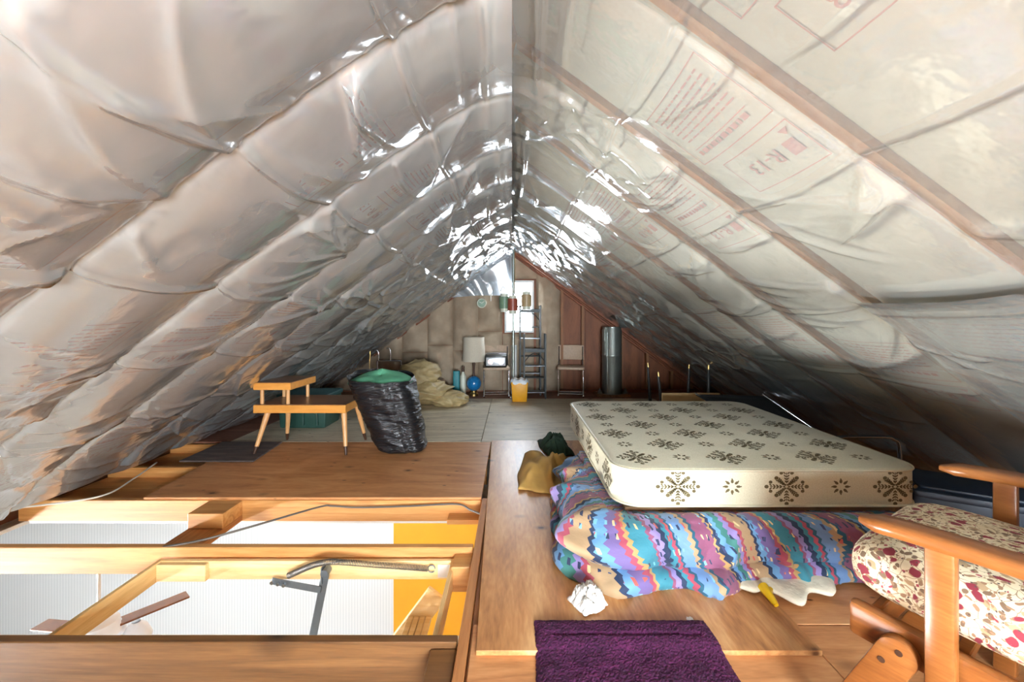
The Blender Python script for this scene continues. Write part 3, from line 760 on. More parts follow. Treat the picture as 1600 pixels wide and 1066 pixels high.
# ------------------------------------------------------------------ pull-down attic ladder in its hatch
HX0, HX1, HY0, HY1 = -1.80, -.312, 1.57, 2.12
L = thing('attic_ladder', 'pine pull-down attic ladder frame with steel arm and coil spring', 'ladder', (0, 0, -.16))
def lp(p): return (p[0], p[1], p[2] + .16)
MB().box(HX0, HX1, HY1 - .022, HY1, .02, .115).build('frame_board', 'hatch', L, bevel=.002, seg=1)
MB().box(HX0 - .02, HX0, HY0, HY1, .02, .115).build('frame_board', 'hatch_y', L, bevel=.002, seg=1)
MB().box(HX1, HX1 + .02, HY0, HY1, .02, .115).build('frame_board', 'hatch_y', L, bevel=.002, seg=1)
MB().box(HX0, HX1, HY0 - .02, HY0, .02, .115).build('frame_board', 'hatch', L, bevel=.002, seg=1)
MB().box(HX0, HX0 + .25, HY1 - .05, HY1 - .023, .025, .11).build('frame_block', 'hatch', L, bevel=.003, seg=1)
yf = HY1 - .03
a0 = Q(505, 890, yf); a1 = Q(430, 902, yf); a2 = Q(512, 890, yf); a3 = Q(487, 1015, yf); am = Q(506, 917, yf)
MB().beam(lp(Q(508, 880, yf + .01)), lp(Q(508, 906, yf + .01)), .09, .006, (1, 0, 0)).build('bracket', 'steel', L, bevel=.002)
MB().tube([lp((a2[0], yf - .04, a2[2])), lp((a2[0], yf + .005, a2[2]))], .02, 12).build('pivot_bolt', 'steel', L, smooth='auto')
MB().beam(lp((a1[0], yf - .03, a1[2])), lp((am[0] + .0, yf - .03, am[2] + .003)), .005, .034).build('lever_arm', 'steel', L, bevel=.002)
MB().beam(lp((a2[0], yf - .022, a2[2])), lp((a3[0], yf - .022, a3[2])), .005, .04, (1, 0, 0.2)).build('long_arm', 'steel', L, bevel=.002)
for q in ((432, 903), (441, 905), (450, 907)):
    p = Q(q[0], q[1], yf); MB().tube([lp((p[0], yf - .045, p[2])), lp((p[0], yf - .025, p[2]))], .009, 8).build('rivet', 'chrome', L)
path = curve_pts([(Q(450, 900, 1)[0] * (yf - .04), yf - .04, EYE + (Q(450, 900, 1)[2] - EYE) * (yf - .04)), Q(508, 879, yf - .05), Q(590, 883, yf - .03), Q(668, 889, yf - .01)], 40)
coil = []; n = 900; ang = 0
for i in range(n):
    t = i / (n - 1) * (len(path) - 1); k = min(int(t), len(path) - 2); p = path[k].lerp(path[k + 1], t - k)
    tg = (path[k + 1] - path[k]).normalized(); b1 = Vector((0, 1, 0)); b2 = tg.cross(b1).normalized()
    an = i * 2 * math.pi / 9; coil.append(lp(p + (b1 * math.cos(an) + b2 * math.sin(an)) * .013))
MB().tube(coil, .0022, 5).build('coil_spring', 'dark_steel', L, smooth=True)
h0 = Q(668, 889, yf - .01); MB().tube([lp((h0[0] + .02 + .018 * math.cos(a), yf - .01, h0[2] + .018 * math.sin(a))) for a in np.linspace(0, 5.6, 16)], .003, 6).build('spring_hook', 'steel', L, smooth=True)
MB().beam(lp((h0[0] + .05, yf + .004, h0[2] - .02)), lp((HX1 - .003, yf + .004, h0[2] - .02)), .004, .065).build('corner_plate', 'silver', L)
# ladder section dropping away towards the left
dv = Vector((-.60, 0, -.80)); base = Vector((-.36, 0, .03))
for yy in (1.66, 1.98):
    MB().beam(base + Vector((0, yy, 0)), base + dv * 1.9 + Vector((0, yy, 0)), .025, .10, (.80, 0, -.6)).build('stringer', 'hatch', L, bevel=.003, seg=1)
for k in range(6):
    c = base + dv * (.14 + .30 * k)
    t_ = MB()
    for g in range(4): t_.box(c.x - .055 + .029 * g, c.x - .055 + .029 * g + .025, 1.675, 1.965, c.z - .011, c.z + .011)
    t_.build('tread', 'hatch', L, bevel=.002, seg=1)
MB().beam(base + Vector((-.16, 1.64, -.12)), base + Vector((-.34, 1.64, -.06)), .03, .05).build('hinge_block', 'hatch', L, bevel=.003)
MB().beam(base + Vector((-.10, 1.63, -.13)), base + Vector((-.22, 1.63, -.1)), .006, .022).build('hinge_strap', 'steel', L)

# rough planks down between the joists at the eave
for (a, b) in ((2.86, 3.12), (3.125, 3.34), (3.38, 3.66), (3.665, 3.95)):
    MB().box(-3.3, -2.35, a, b, -.115, -.095).build('plank', 'joist', floor, bevel=.002, seg=1)

# cables
def cable(name, ctrl, r, mat, label):
    return tag(MB().tube(curve_pts(ctrl, 10), r, 7).build(name, mat, smooth=True), label, 'cable')
cable('electrical_cable', [(-3.2, 2.5, .03), (-3.0, 2.6, .012), (-2.75, 2.75, .01), (-2.82, 3.05, .006), (-2.95, 3.4, .006)], .006, 'cable_white', 'pale cable running from the hatch edge under the sheeting by the eave')
cable('electrical_cable', [Q(255, 855, 2.15), Q(320, 843, 2.17), Q(410, 818, 2.35), Q(500, 792, 2.66), Q(520, 791, 2.70), Q(560, 793, 2.70), Q(640, 791, 2.70), Q(713, 788, 2.70), Q(735, 797, 2.65), Q(758, 806, 2.55)], .006, 'cable', 'grey cable stapled along the joist above the attic ladder')
# ------------------------------------------------------------------ mattress
MX0, MX1, MY0, MY1, MZ0, MZ1 = .51, 2.03, 2.0, 3.68, .27, .462
mt = thing('mattress', 'cream queen mattress printed with brown snowflake flowers', 'mattress', (0, 0, MZ0), 0)
def rrect(x0, x1, y0, y1, r, n=8):
    p = []
    for (cx, cy, a) in ((x1 - r, y1 - r, 0), (x0 + r, y1 - r, 90), (x0 + r, y0 + r, 180), (x1 - r, y0 + r, 270)):
        for k in range(n + 1):
            t = math.radians(a + 90 * k / n); p.append((cx + r * math.cos(t), cy + r * math.sin(t)))
    return p
H = MZ1 - MZ0
mp_ = MB().prism(rrect(MX0, MX1, MY0, MY1, .13), 'z', 0, H)
mo = mp_.build('body', 'mattress', mt, bevel=.014, smooth=True, seg=3)
for z in (.012, H - .008):
    MB().tube([(x, y, z) for x, y in rrect(MX0 - .002, MX1 + .002, MY0 - .002, MY1 + .002, .13)], .006, 6, True).build('piping', 'piping', mt, smooth=True)
def motif(put, mb, big):
    def disc(x, y, r, n=7, st=1.0, ang=0):
        o = len(mb.v); mb.v.append(put(x, y))
        for k in range(n):
            a = 2 * math.pi * k / n; dx, dy = r * math.cos(a) * st, r * math.sin(a)
            mb.v.append(put(x + dx * math.cos(ang) - dy * math.sin(ang), y + dx * math.sin(ang) + dy * math.cos(ang)))
        for k in range(n): mb.f.append((o, o + 1 + k, o + 1 + (k + 1) % n))
    if big:
        for k in range(8):
            a = math.pi / 4 * k; rr = .098 if k % 2 == 0 else .07
            for q in (.28, .44, .60, .76):
                disc(math.cos(a) * rr * q, math.sin(a) * rr * q, .0028, 6, 3.0, a)
                for e in (-1, 1): disc(math.cos(a + e * .13) * rr * q * 1.06, math.sin(a + e * .13) * rr * q * 1.06, .0042, 6, 2.2, a + e * .75)
            disc(math.cos(a) * rr, math.sin(a) * rr, .011, 8)
            if k % 2 == 0:
                for e in (-.32, .32): disc(math.cos(a + e) * rr * .84, math.sin(a + e) * rr * .84, .0095, 8)
        for k in range(6): a = k * math.pi / 3; disc(.012 * math.cos(a), .012 * math.sin(a), .006, 6)
    else:
        for k in range(8):
            a = math.pi / 4 * k; disc(math.cos(a) * .03, math.sin(a) * .03, .008, 6, 1.5, a); disc(math.cos(a) * .042, math.sin(a) * .042, .004, 5, 1.6, a + .5)
pm = MB()
r_ = 0; y = MY0 + .17
while y < MY1 - .1:
    c = 0; x = MX0 + .15
    while x < MX1 - .1:
        motif(lambda a, b, x=x, y=y: (x + a, y + b, H + .0012), pm, (c + r_) % 2 == 0); x += .2375; c += 1
    y += .225; r_ += 1
c = 0; x = MX0 + .30
while x < MX1 - .12:
    motif(lambda a, b, x=x: (x + a, MY0 - .0012, max(.01, min(H - .01, H / 2 + .01 + b * .85))), pm, c % 2 == 0); x += .265; c += 1
c = 0; y = MY0 + .2
while y < MY1 - .12:
    motif(lambda a, b, y=y: (MX0 - .0012, y + a, max(.01, min(H - .01, H / 2 + b * .85))), pm, c % 2 == 0); y += .25; c += 1
pm.build('printed_flowers', 'print_brown', mt, fix=False)

bs = thing('box_spring', 'dull box spring hidden beneath the cream mattress', 'box spring', (0, 0, .018))
MB().prism(rrect(.80, 1.95, 2.25, 3.6, .04), 'z', 0.0, MZ0 - .02).build('body', 'boxspring', bs, bevel=.012, smooth=True)
tag(MB().box(.56, 1.9, 2.03, 2.24, .245, .262).build('cardboard_sheet', 'cardboard'), 'brown cardboard sheet poking out under the mattress corner', 'cardboard')

# ------------------------------------------------------------------ comforter bunched round the mattress foot
path = []
for k in range(60): path.append((MX0 - .02, 2.95 - .87 * k / 60, -1, 0))
for k in range(26):
    a = math.radians(180 + 90 * k / 26); path.append((MX0 + .07 + .09 * math.cos(a), MY0 + .08 + .09 * math.sin(a), math.cos(a), math.sin(a)))
for k in range(150): path.append((MX0 + .07 + 1.30 * k / 149, MY0 - .01, 0, -1))
prof = [(-.26, .225), (-.12, .228), (-.03, .232), (.03, .262), (.08, .268), (.13, .25), (.165, .205), (.175, .16), (.165, .115), (.15, .092), (.175, .088), (.205, .075), (.215, .048), (.20, .022), (.15, .008), (.05, .004)]
pp = curve_pts([(a, b, 0) for a, b in prof], 5); nv = len(pp); nu = len(path)
P = np.zeros((nu, nv, 3)); UV = np.zeros((nu, nv, 2)); ul = 0
arc = [0]
for j in range(1, nv): arc.append(arc[-1] + (pp[j] - pp[j - 1]).length)
for i, (x, y, nx, ny) in enumerate(path):
    if i: ul += math.hypot(x - path[i - 1][0], y - path[i - 1][1]) + (.006 if 60 <= i < 86 else 0)
    left = max(0, 1 - i / 70); right = max(0, (i - 200) / 36)
    cor = math.exp(-((i - 72) / 22) ** 2)
    wid = 1 - .25 * left + .28 * cor - .1 * max(0, min(1, (i - 150) / 60)); hgt = 1 - .15 * left
    for j in range(nv):
        d, z = pp[j].x, pp[j].y; outm = max(0, min(1, (d + .02) / .1)); 
        q1 = float(ridge(ul * 3.0 + arc[j] * 1.6, arc[j] * 3.0, 51, 2)); q2 = float(fbm(ul * 6, arc[j] * 7, 52)); q3 = float(ridge(ul * 6 - arc[j] * 4, arc[j] * 3, 53, 3)); q4 = float(vn(ul * 1.7, 3.3, 54))
        dd = d * (wid + .35 * (q4 - .5) if d > 0 else 1) + outm * (.07 * (q1 - .4) + .07 * (q2 - .5) + .045 * q3)
        zz = z * (hgt if d > 0 else 1)
        if d > .02 and z > .03: zz += outm * (.028 * (q2 - .5) + .022 * (q1 - .5)) - .02 * left
        if d > .02 and z > .02 and j > nv * .55: zz *= (.75 + .6 * float(vn(ul * 3.2, 7.7, 55)))
        zcap = .236 if (d < .035) else .275
        zz = max(.024, min(zz, zcap))
        P[i, j] = (x + nx * dd, y + ny * dd, zz + .0); UV[i, j] = (ul, arc[j])
cm = MB().grid(P).build('comforter', 'comforter', smooth=True, fix=False)
uvl = cm.data.uv_layers.new(name='UVMap'); flat = UV.reshape(-1, 2)
for lp_ in cm.data.loops: uvl.data[lp_.index].uv = flat[lp_.vertex_index]
so = cm.modifiers.new('thick', 'SOLIDIFY'); so.thickness = .012; so.offset = -1
tag(cm, 'multicoloured zigzag-print comforter bunched under the mattress foot', 'comforter')
# cream fleece lining that peeps out below it, and the yellow peg
nu, nv = 40, 12; P = np.zeros((nu, nv, 3))
for i in range(nu):
    a = i / (nu - 1)
    for j in range(nv):
        b = j / (nv - 1); P[i, j] = (.97 + .46 * a, 1.93 - b * (.13 + .10 * math.sin(math.pi * a) + .03 * math.sin(a * 17)), .022 + .05 * (1 - b) ** .7 * (.6 + .4 * math.sin(a * 9)) + .018 * float(vn(a * 9, b * 3, 61)))
fl = MB().grid(P).build('fleece_blanket', 'cream_fleece', smooth=True, fix=False); sm = fl.modifiers.new('thick', 'SOLIDIFY'); sm.thickness = .012; sm.offset = 0
tag(fl, 'cream fleece blanket edge peeping out under the comforter', 'blanket')
pg = thing('furniture_peg', 'tapered yellow peg lying on the plywood below the comforter', 'peg', (1.075, 1.70, .019))
MB().tube([(0, -.035, .010), (0.0, -.02, .014), (.0, .02, .022), (0, .055, .026)], [.009, .013, .018, .022], 14).build('shaft', 'yellow_peg', pg, smooth='auto')
MB().prism([(.01, .015), (.035, .04), (.032, .055), (.0, .05)], 'z', .012, .03).build('fin', 'yellow_peg', pg, bevel=.003)

# ------------------------------------------------------------------ cloths left of the mattress
def cloth(name, cx, cy, sx, sy, h, seed, mat, label, cat, rot=0, z0=.02, freq=3):
    nu, nv = 50, 40; P = np.zeros((nu, nv, 3)); cr, sr = math.cos(rot), math.sin(rot)
    for i in range(nu):
        for j in range(nv):
            a = i / (nu - 1) * 2 - 1; b = j / (nv - 1) * 2 - 1
            rad = 1 + .35 * (float(vn(math.atan2(b, a) * 1.3 + 9, 2.2, seed)) - .5)
            x = a * sx * rad; y = b * sy * rad; edge = max(0, 1 - max(abs(a), abs(b)) ** 3)
            z = z0 + h * (edge * (.35 + .9 * float(ridge(a * freq * .5 + 5, b * freq * .8 + a * 1.1, seed + 1, 2))) * .8 + .06 * float(vn(a * 4, b * 4, seed + 2)))
            P[i, j] = (cx + x * cr - y * sr, cy + x * sr + y * cr, z)
    o = MB().grid(P).build(name, mat, smooth=True, fix=False); m_ = o.modifiers.new('thick', 'SOLIDIFY'); m_.thickness = .008; m_.offset = 1
    return tag(o, label, cat)
cloth('folded_blanket', .25, 3.12, .17, .36, .12, 71, 'mustard', 'mustard yellow blanket crumpled on the plywood beside the mattress', 'blanket', -.15)
cloth('rag', .40, 3.72, .12, .22, .13, 75, 'dark_green', 'dark green cloth bundle by the far corner of the mattress', 'cloth', .1)

# ------------------------------------------------------------------ rug, tissue, scrap
nu, nv = 130, 110; P = np.zeros((nu, nv, 3)); rnd = np.random.RandomState(5)
for i in range(nu):
    for j in range(nv):
        a = i / (nu - 1); b = j / (nv - 1)
        y = .98 + .61 * b; x = .082 + (.66 + .03 * (1 - b)) * a + .004 * math.sin(b * 9)
        step = .0185 / (1 + math.exp(-(y - 1.455) / .012))
        e = min(1, min(a, 1 - a, b * 1.0, 1 - b) * 18) ** .5
        gr = -.007 * math.exp(-((b - .86) / .012) ** 2) if .1 < a < .92 else 0
        z = step + .002 + e * (.014 + .006 * float(fbm(a * 14, b * 14, 81)) + gr + .0035 * rnd.rand())
        P[i, j] = (x + .003 * (rnd.rand() - .5), y + .003 * (rnd.rand() - .5), z)
tag(MB().grid(P).build('bath_rug', 'rug', smooth=False, fix=False), 'deep purple shaggy bath rug on the plywood', 'rug')
def crumple(name, c, sx, sy, sz, seed, mat, label, cat, n=26):
    P = np.zeros((n * 2, n, 3))
    for i in range(n * 2):
        for j in range(n):
            th = 2 * math.pi * i / (n * 2); ph = math.pi * j / (n - 1); 
            r = .62 + .55 * float(ridge(math.cos(th) * 2.2 + 5, math.sin(th) * 2.2 + ph * 1.7, seed, 1.5)) * math.sin(ph) + .25 * float(vn(th * 2.2, ph * 4, seed + 1)) * math.sin(ph)
            P[i, j] = (c[0] + sx * r * math.sin(ph) * math.cos(th), c[1] + sy * r * math.sin(ph) * math.sin(th), c[2] + max(0.001, sz * (.55 + .7 * r * math.cos(ph))))
    o = MB().grid(P, True).build(name, mat, smooth=False, fix=True); return tag(o, label, cat)
cloth('tissue', .315, 1.69, .062, .055, .075, 143, 'paper', 'crumpled white tissue just beyond the purple rug', 'tissue', .5, .0205, 5)
crumple('paper_scrap', (.695, 1.60, .019), .012, .012, .005, 95, 'paper', 'tiny white scrap lying right of the crumpled tissue', 'scrap', 8)

# ------------------------------------------------------------------ armchair
ch = thing('armchair', 'maple-framed armchair with floral cushion and curved wooden arms', 'armchair', (1.45, 1.046, 0), math.radians(31.9))
def arm(x):
    nL = 18; nR = 16; P = np.zeros((nL, nR, 3))
    for i in range(nL):
        t = i / (nL - 1); y = .33 - t * .72; z = .668 - .02 * t - .025 * (1 - t) ** 4; wv = .042 * min(1, (t * 18 + .12)) ** .5 * (1 - .1 * t); hv = .020 * min(1, (t * 14 + .2)) ** .5
        for k in range(nR):
            a = 2 * math.pi * k / nR; cx = math.copysign(abs(math.cos(a)) ** .55, math.cos(a)) * wv; cz = math.copysign(abs(math.sin(a)) ** .7, math.sin(a)) * hv
            P[i, k] = (x + cx + (.012 * math.sin(t * 3)) * (1 if x > 0 else -1), y, z + cz)
    mb = MB(); o = 0; n = nR
    mb.v = [tuple(q) for q in P.reshape(-1, 3)]
    for i in range(nL - 1):
        for k in range(n): k2 = (k + 1) % n; mb.f.append((i * n + k, i * n + k2, (i + 1) * n + k2, (i + 1) * n + k))
    mb.f.append(tuple(range(n))); mb.f.append(tuple((nL - 1) * n + k for k in range(n)))
    return mb.build('arm', 'chair_wood', ch, smooth='auto')
for sx in (-1, 1):
    x = sx * .37
    arm(x)
    MB().box(x - .02, x + .02, .145, .20, .0, .655).build('front_post', 'chair_wood', ch, bevel=.008, smooth=True)
    MB().box(x - .02, x + .02, -.36, -.30, .0, .64).build('rear_post', 'chair_wood', ch, bevel=.008, smooth=True)
    xi = sx * .315
    MB().hexa([(xi - .022, -.40, .24), (xi + .022, -.40, .24), (xi + .022, .37, .29), (xi - .022, .37, .29), (xi - .022, -.40, .33), (xi + .022, -.40, .33), (xi + .022, .37, .385), (xi - .022, .37, .385)]).build('side_rail', 'chair_wood', ch, bevel=.014, smooth=True)
    # rounded front leg bolted outside the rail
    a, b = Vector((0, .255, .315)), Vector((0, .40, .0)); d = (b - a).normalized(); nrm = Vector((0, -d.z, d.y)); pr = []
    for k in range(13):
        an = math.pi * k / 12; q = a - d * math.sin(an) * .042 + nrm * math.cos(an) * .042; pr.append((q.y, q.z))
    q1 = b - nrm * .04; q2 = b + nrm * .04; pr += [(q1.y, q1.z), (q2.y, q2.z)]
    xo = sx * .355
    lg = MB().prism(pr, 'x', xo - .016, xo + .016).build('front_leg', 'chair_wood', ch, bevel=.005, smooth=True)
    for (yy, zz) in ((.25, .325), (.285, .285)):
        MB().tube([(xo + sx * .012, yy, zz), (xo + sx * .018, yy, zz)], .008, 10).build('bolt', 'brown_wood', lg)
MB().box(-.29, .29, .31, .335, .29, .37).build('front_rail', 'chair_wood', ch, bevel=.006)
for k in range(4): MB().box(-.29, .29, -.30 + .15 * k, -.27 + .15 * k, .30, .325).build('seat_slat', 'chair_wood', ch, bevel=.003, seg=1)
# cushion
def pillow(name, w_, d_, h_, parent, mat, loc, rx=0):
    n = 22; Pt = np.zeros((n, n * 2, 3)); mb = MB(); vs2 = []
    for i in range(n):
        ph = -math.pi / 2 + math.pi * i / (n - 1)
        for k in range(n * 2):
            th = 2 * math.pi * k / (n * 2); sg = lambda v, e: math.copysign(abs(v) ** e, v)
            x = w_ / 2 * sg(math.cos(ph), .35) * sg(math.cos(th), .28); y = d_ / 2 * sg(math.cos(ph), .35) * sg(math.sin(th), .28); z = h_ / 2 * sg(math.sin(ph), .75)
            z += .018 * (1 - (2 * x / w_) ** 2) * (1 - (2 * y / d_) ** 2) * (1 if z > 0 else 0)
            Pt[i, k] = (x, y, z)
    mb.v = [tuple(q) for q in Pt.reshape(-1, 3)]; m2 = n * 2
    for i in range(n - 1):
        for k in range(m2): k2 = (k + 1) % m2; mb.f.append((i * m2 + k, i * m2 + k2, (i + 1) * m2 + k2, (i + 1) * m2 + k))
    o = mb.build(name, mat, parent, smooth=True); o.location = loc; o.rotation_euler = (rx, 0, 0); return o
pillow('seat_cushion', .63, .70, .17, ch, 'floral', (0, .05, .455), .05)
pillow('back_cushion', .60, .56, .15, ch, 'floral', (0, -.36, .72), math.radians(72))
pt = MB(); o = 0; pt.v.append((0, 0, 0))
for k in range(16):
    a = 2 * math.pi * k / 16; r = 1 + .25 * math.sin(3 * a + 1); pt.v.append((.075 * r * math.cos(a), .055 * r * math.sin(a), -.004))
pt.f = [(0, 1 + k, 1 + (k + 1) % 16) for k in range(16)]
po = pt.build('grey_patch', 'patch', ch, smooth=True); po.location = (-.13, .16, .5585); po.rotation_euler = (.05, -.03, .4)
tag(po, 'grey leaf-patterned patch where the cushion cover is torn')

# ------------------------------------------------------------------ navy tote by the eave, cot, upturned table
tt = thing('storage_tote', 'dark navy storage tote beyond the armchair at the eave', 'storage tote', (2.44, 2.18, .0), math.radians(-32))
MB().hexa([(-.24, -.17, 0), (.24, -.17, 0), (.24, .17, 0), (-.24, .17, 0), (-.27, -.19, .27), (.27, -.19, .27), (.27, .19, .27), (-.27, .19, .27)]).build('body', 'navy', tt, bevel=.02, smooth=True)
MB().prism(rrect(-.285, .285, -.205, .205, .04, 5), 'z', .265, .30).build('lid', 'navy', tt, bevel=.008, smooth=True)
MB().prism(rrect(-.24, .24, -.16, .16, .04, 5), 'z', .299, .315).build('lid_panel', 'navy', tt, bevel=.006, smooth=True)

ct = thing('folding_cot', 'folded black canvas cot with chrome tubes behind the mattress', 'cot', (2.3, 3.6, 0))
def w2c(p): return (p[0] - 2.3, p[1] - 3.6, p[2])
cp = [(1.95, 4.35, .40), (2.62, 4.25, .40), (2.55, 3.0, .12), (1.98, 3.75, .34)]
nu = nv = 14; P = np.zeros((nu, nv, 3))
for i in range(nu):
    for j in range(nv):
        a, b = i / 13, j / 13; q = (1 - a) * (1 - b) * np.array(cp[0]) + a * (1 - b) * np.array(cp[1]) + a * b * np.array(cp[2]) + (1 - a) * b * np.array(cp[3])
        q[2] -= .05 * math.sin(math.pi * a) * math.sin(math.pi * b); P[i, j] = w2c(q)
cv = MB().grid(P).build('canvas', 'black_canvas', ct, smooth=True); cs = cv.modifiers.new('thick', 'SOLIDIFY'); cs.thickness = .008
MB().tube([w2c((2.62, 4.27, .41)), w2c((2.57, 3.0, .15))], .011, 10).build('side_tube', 'chrome', ct, smooth='auto')
MB().tube([w2c((2.62, 4.27, .41)), w2c((2.66, 4.3, .0))], .011, 10).build('leg', 'chrome', ct, smooth='auto')
MB().tube([w2c((1.95, 4.36, .41)), w2c((2.05, 4.2, .33)), w2c((2.1, 4.1, .0))], .011, 10).build('leg', 'chrome', ct, smooth='auto')
MB().tube([w2c(p) for p in curve_pts([(2.12, 2.75, .0), (2.12, 2.75, .33), (2.16, 2.75, .39), (2.25, 2.75, .405), (2.5, 2.75, .405), (2.56, 2.75, .39), (2.60, 2.75, .33), (2.61, 2.75, .0)], 8)], .012, 10).build('end_hoop', 'chrome', ct, smooth='auto')

up = thing('coffee_table', 'upturned table with light wood top and black metal-tipped legs', 'table', (1.98, 4.95, 0))
MB().prism(rrect(-.34, .36, -.42, .40, .05, 5), 'z', .0, .035).build('table_top', 'light_wood', up, bevel=.005)
MB().box(-.31, .33, -.40, -.375, .035, .375).build('apron', 'light_wood', up, bevel=.003)
for (x, y, dx, dy, h) in ((-.26, -.30, -.06, 0, .60), (.25, -.30, .0, -.0, .68), (-.20, .3, -.04, 0, .64), (.27, .3, .02, 0, .62)):
    lg = MB().tube([(x, y, .034), (x + dx, y + dy, h - .05)], [.022, .013], 12).build('leg', 'black_leg', up, smooth='auto')
    MB().tube([(x + dx * .92, y + dy, h - .055), (x + dx, y + dy, h)], [.0135, .009], 10).build('metal_tip', 'brass', lg, smooth='auto')

# ------------------------------------------------------------------ step end table
et = thing('end_table', 'two-tier step end table with honey wood edges and splayed legs', 'end table', (-1.87, 3.80, 0))
def tier(x0, x1, y0, y1, z0, z1, name):
    o = MB().box(x0, x1, y0, y1, z0, z1 - .004).build(name, 'table_edge', et, bevel=.003, seg=1)
    MB().box(x0 + .008, x1 - .004, y0 + .008, y1 - .004, z1 - .004, z1).build(name + '_laminate', 'table_top', o)
tier(-.40, .41, -.21, .27, .372, .445, 'lower_top')
tier(-.40, -.07, -.21, .25, .575, .64, 'upper_shelf')
for (x, y, fx, fy) in ((-.32, -.12, -.40, -.2), (.36, -.12, .41, -.2), (-.30, .18, -.36, .26), (.36, .18, .42, .26)):
    lg = MB().tube([(x, y, .372), (x + (fx - x) * .8, y + (fy - y) * .8, .372 * .2)], [.026, .017], 14).build('leg', 'table_leg', et, smooth='auto')
    MB().tube([(x + (fx - x) * .8, y + (fy - y) * .8, .0744), (fx, fy, .001)], [.0175, .010], 12).build('ferrule', 'brown_wood', lg, smooth='auto')
for (x, y) in ((-.35, -.16), (-.12, -.16), (-.35, .19), (-.12, .19)):
    MB().tube([(x, y, .444), (x, y, .576)], .016, 12).build('shelf_post', 'table_leg', et, smooth='auto')

# green tote behind it
gt = thing('storage_tote', 'dark green plastic storage tote behind the end table', 'storage tote', (-2.30, 4.68, 0))
MB().hexa([(-.25, -.19, 0), (.25, -.19, 0), (.25, .19, 0), (-.25, .19, 0), (-.26, -.21, .335), (.27, -.21, .335), (.27, .21, .335), (-.26, .21, .335)]).build('body', 'green_tote', gt, bevel=.02, smooth=True)
MB().prism(rrect(-.275, .285, -.23, .23, .04, 5), 'z', .33, .375).build('lid', 'teal_tote', gt, bevel=.008, smooth=True)
for k in (-.13, .02, .17): MB().box(k - .012, k + .012, -.226, -.19, .04, .32).build('rib', 'green_tote', gt, bevel=.004)
MB().box(-.10, .10, -.245, -.21, .27, .30).build('handle', 'green_tote', gt, bevel=.006)

# ------------------------------------------------------------------ black bag of fabric
bg_ = thing('bin_bag', 'bulging black bin bag leaning on its base with mint fabric on top', 'bag', (-1.0, 3.79, 0))
nz, na = 44, 72; P = np.zeros((nz, na, 3))
for i in range(nz):
    t = i / (nz - 1); z = .66 * t; wob = .9 + .1 * math.sin(t * math.pi); base_r = (.235 + .085 * t) * min(1, (t * 14 + .55)) ** .35
    cx = .0 - .21 * t
    for k in range(na):
        a = 2 * math.pi * k / na; sq = (abs(math.cos(a)) ** 3.0 + abs(math.sin(a)) ** 3.0) ** (-1 / 3.0)
        r = base_r * sq * .92 + .02 * float(ridge(math.cos(a) * 1.5 + t * 4 + 9, math.sin(a) * 1.5 + t * 7, 101, 2)) + .006 * float(ridge(a * .8, t * 22 + math.sin(a * 2), 102, 2)) - .03 * math.exp(-((a - 5.2) / .12) ** 2)
        if t > .95: r *= .97
        zz = z + (.03 * math.sin(a) - .02 * math.cos(a) + .02 * float(vn(a * 3, 1, 103))) * t ** 3
        P[i, k] = (cx + r * math.cos(a) * .95, r * math.sin(a) * .85, zz + .002)
mb = MB(); mb.v = [tuple(q) for q in P.reshape(-1, 3)]
for i in range(nz - 1):
    for k in range(na): k2 = (k + 1) % na; mb.f.append((i * na + k, i * na + k2, (i + 1) * na + k2, (i + 1) * na + k))
mb.f.append(tuple(range(na)))
mb.build('bag_film', 'bag', bg_, smooth=True)
nr = 16; P = np.zeros((na, nr, 3))
for k in range(na):
    a = 2 * math.pi * k / na
    for j in range(nr):
        r = .295 * (1 - j / (nr - 1)); P[k, j] = (-.21 + r * math.cos(a), r * math.sin(a) * .85, .625 + .10 * .75 * (1 - (1 - j / (nr - 1)) ** 2.5) * (.5 + .9 * float(vn(r * 6 * math.cos(a) + 4, r * 6 * math.sin(a) + 4, 105))) + .03 * math.sin(a))
MB().grid(P, True).build('mint_fabric', 'mint', bg_, smooth=True)

# ------------------------------------------------------------------ duvet heap
def heap(parts, name, mat, parent, seed, n=46, fr=2.6):
    for q, (c, s3, sd) in enumerate(parts):
        P = np.zeros((n * 2, n, 3))
        for i in range(n * 2):
            for j in range(n):
                th = 2 * math.pi * i / (n * 2); ph = math.pi * j / (n - 1); x, y, z = math.sin(ph) * math.cos(th), math.sin(ph) * math.sin(th), math.cos(ph)
                d = .20 * float(ridge(x * 1.3 + z * 1.1 + y + 7, z * 1.6 - x + 7, sd, 1.5)) + .12 * float(ridge(x * 2.2 - z * 2 + 5, z * 2.2 + y + x + 9, sd + 3, 2.5)) + .03 * float(vn(x * 5 + 9, z * 5 + y * 3 + 9, sd + 5))
                r = .84 + d
                P[i, j] = (c[0] + s3[0] * x * r, c[1] + s3[1] * y * r, max(.003, c[2] + s3[2] * z * r))
        MB().grid(P, True).build(name, mat, parent, smooth=True)
dv_ = thing('duvet', 'crumpled khaki duvet heaped on the weathered plywood', 'duvet', (-1.22, 5.80, 0))
heap([((-.10, .05, .42), (.30, .28, .20), 111), ((-.02, 0, .19), (.38, .32, .19), 121), ((.30, -.05, .09), (.30, .24, .12), 131)], 'duvet_fold', 'duvet', dv_, 1)
tag(MB().prism(rrect(-.05, .05, -.05, .05, .02, 4), 'z', 0, .40).build('tin_box', 'teal', bevel=.006, smooth=True, loc=(-.86, 6.35, .001)), 'teal upright tin standing behind the khaki duvet', 'tin')
bt = thing('bottle', 'small pale bottle with brown cap between duvet and lamp', 'bottle', (-.77, 6.45, 0))
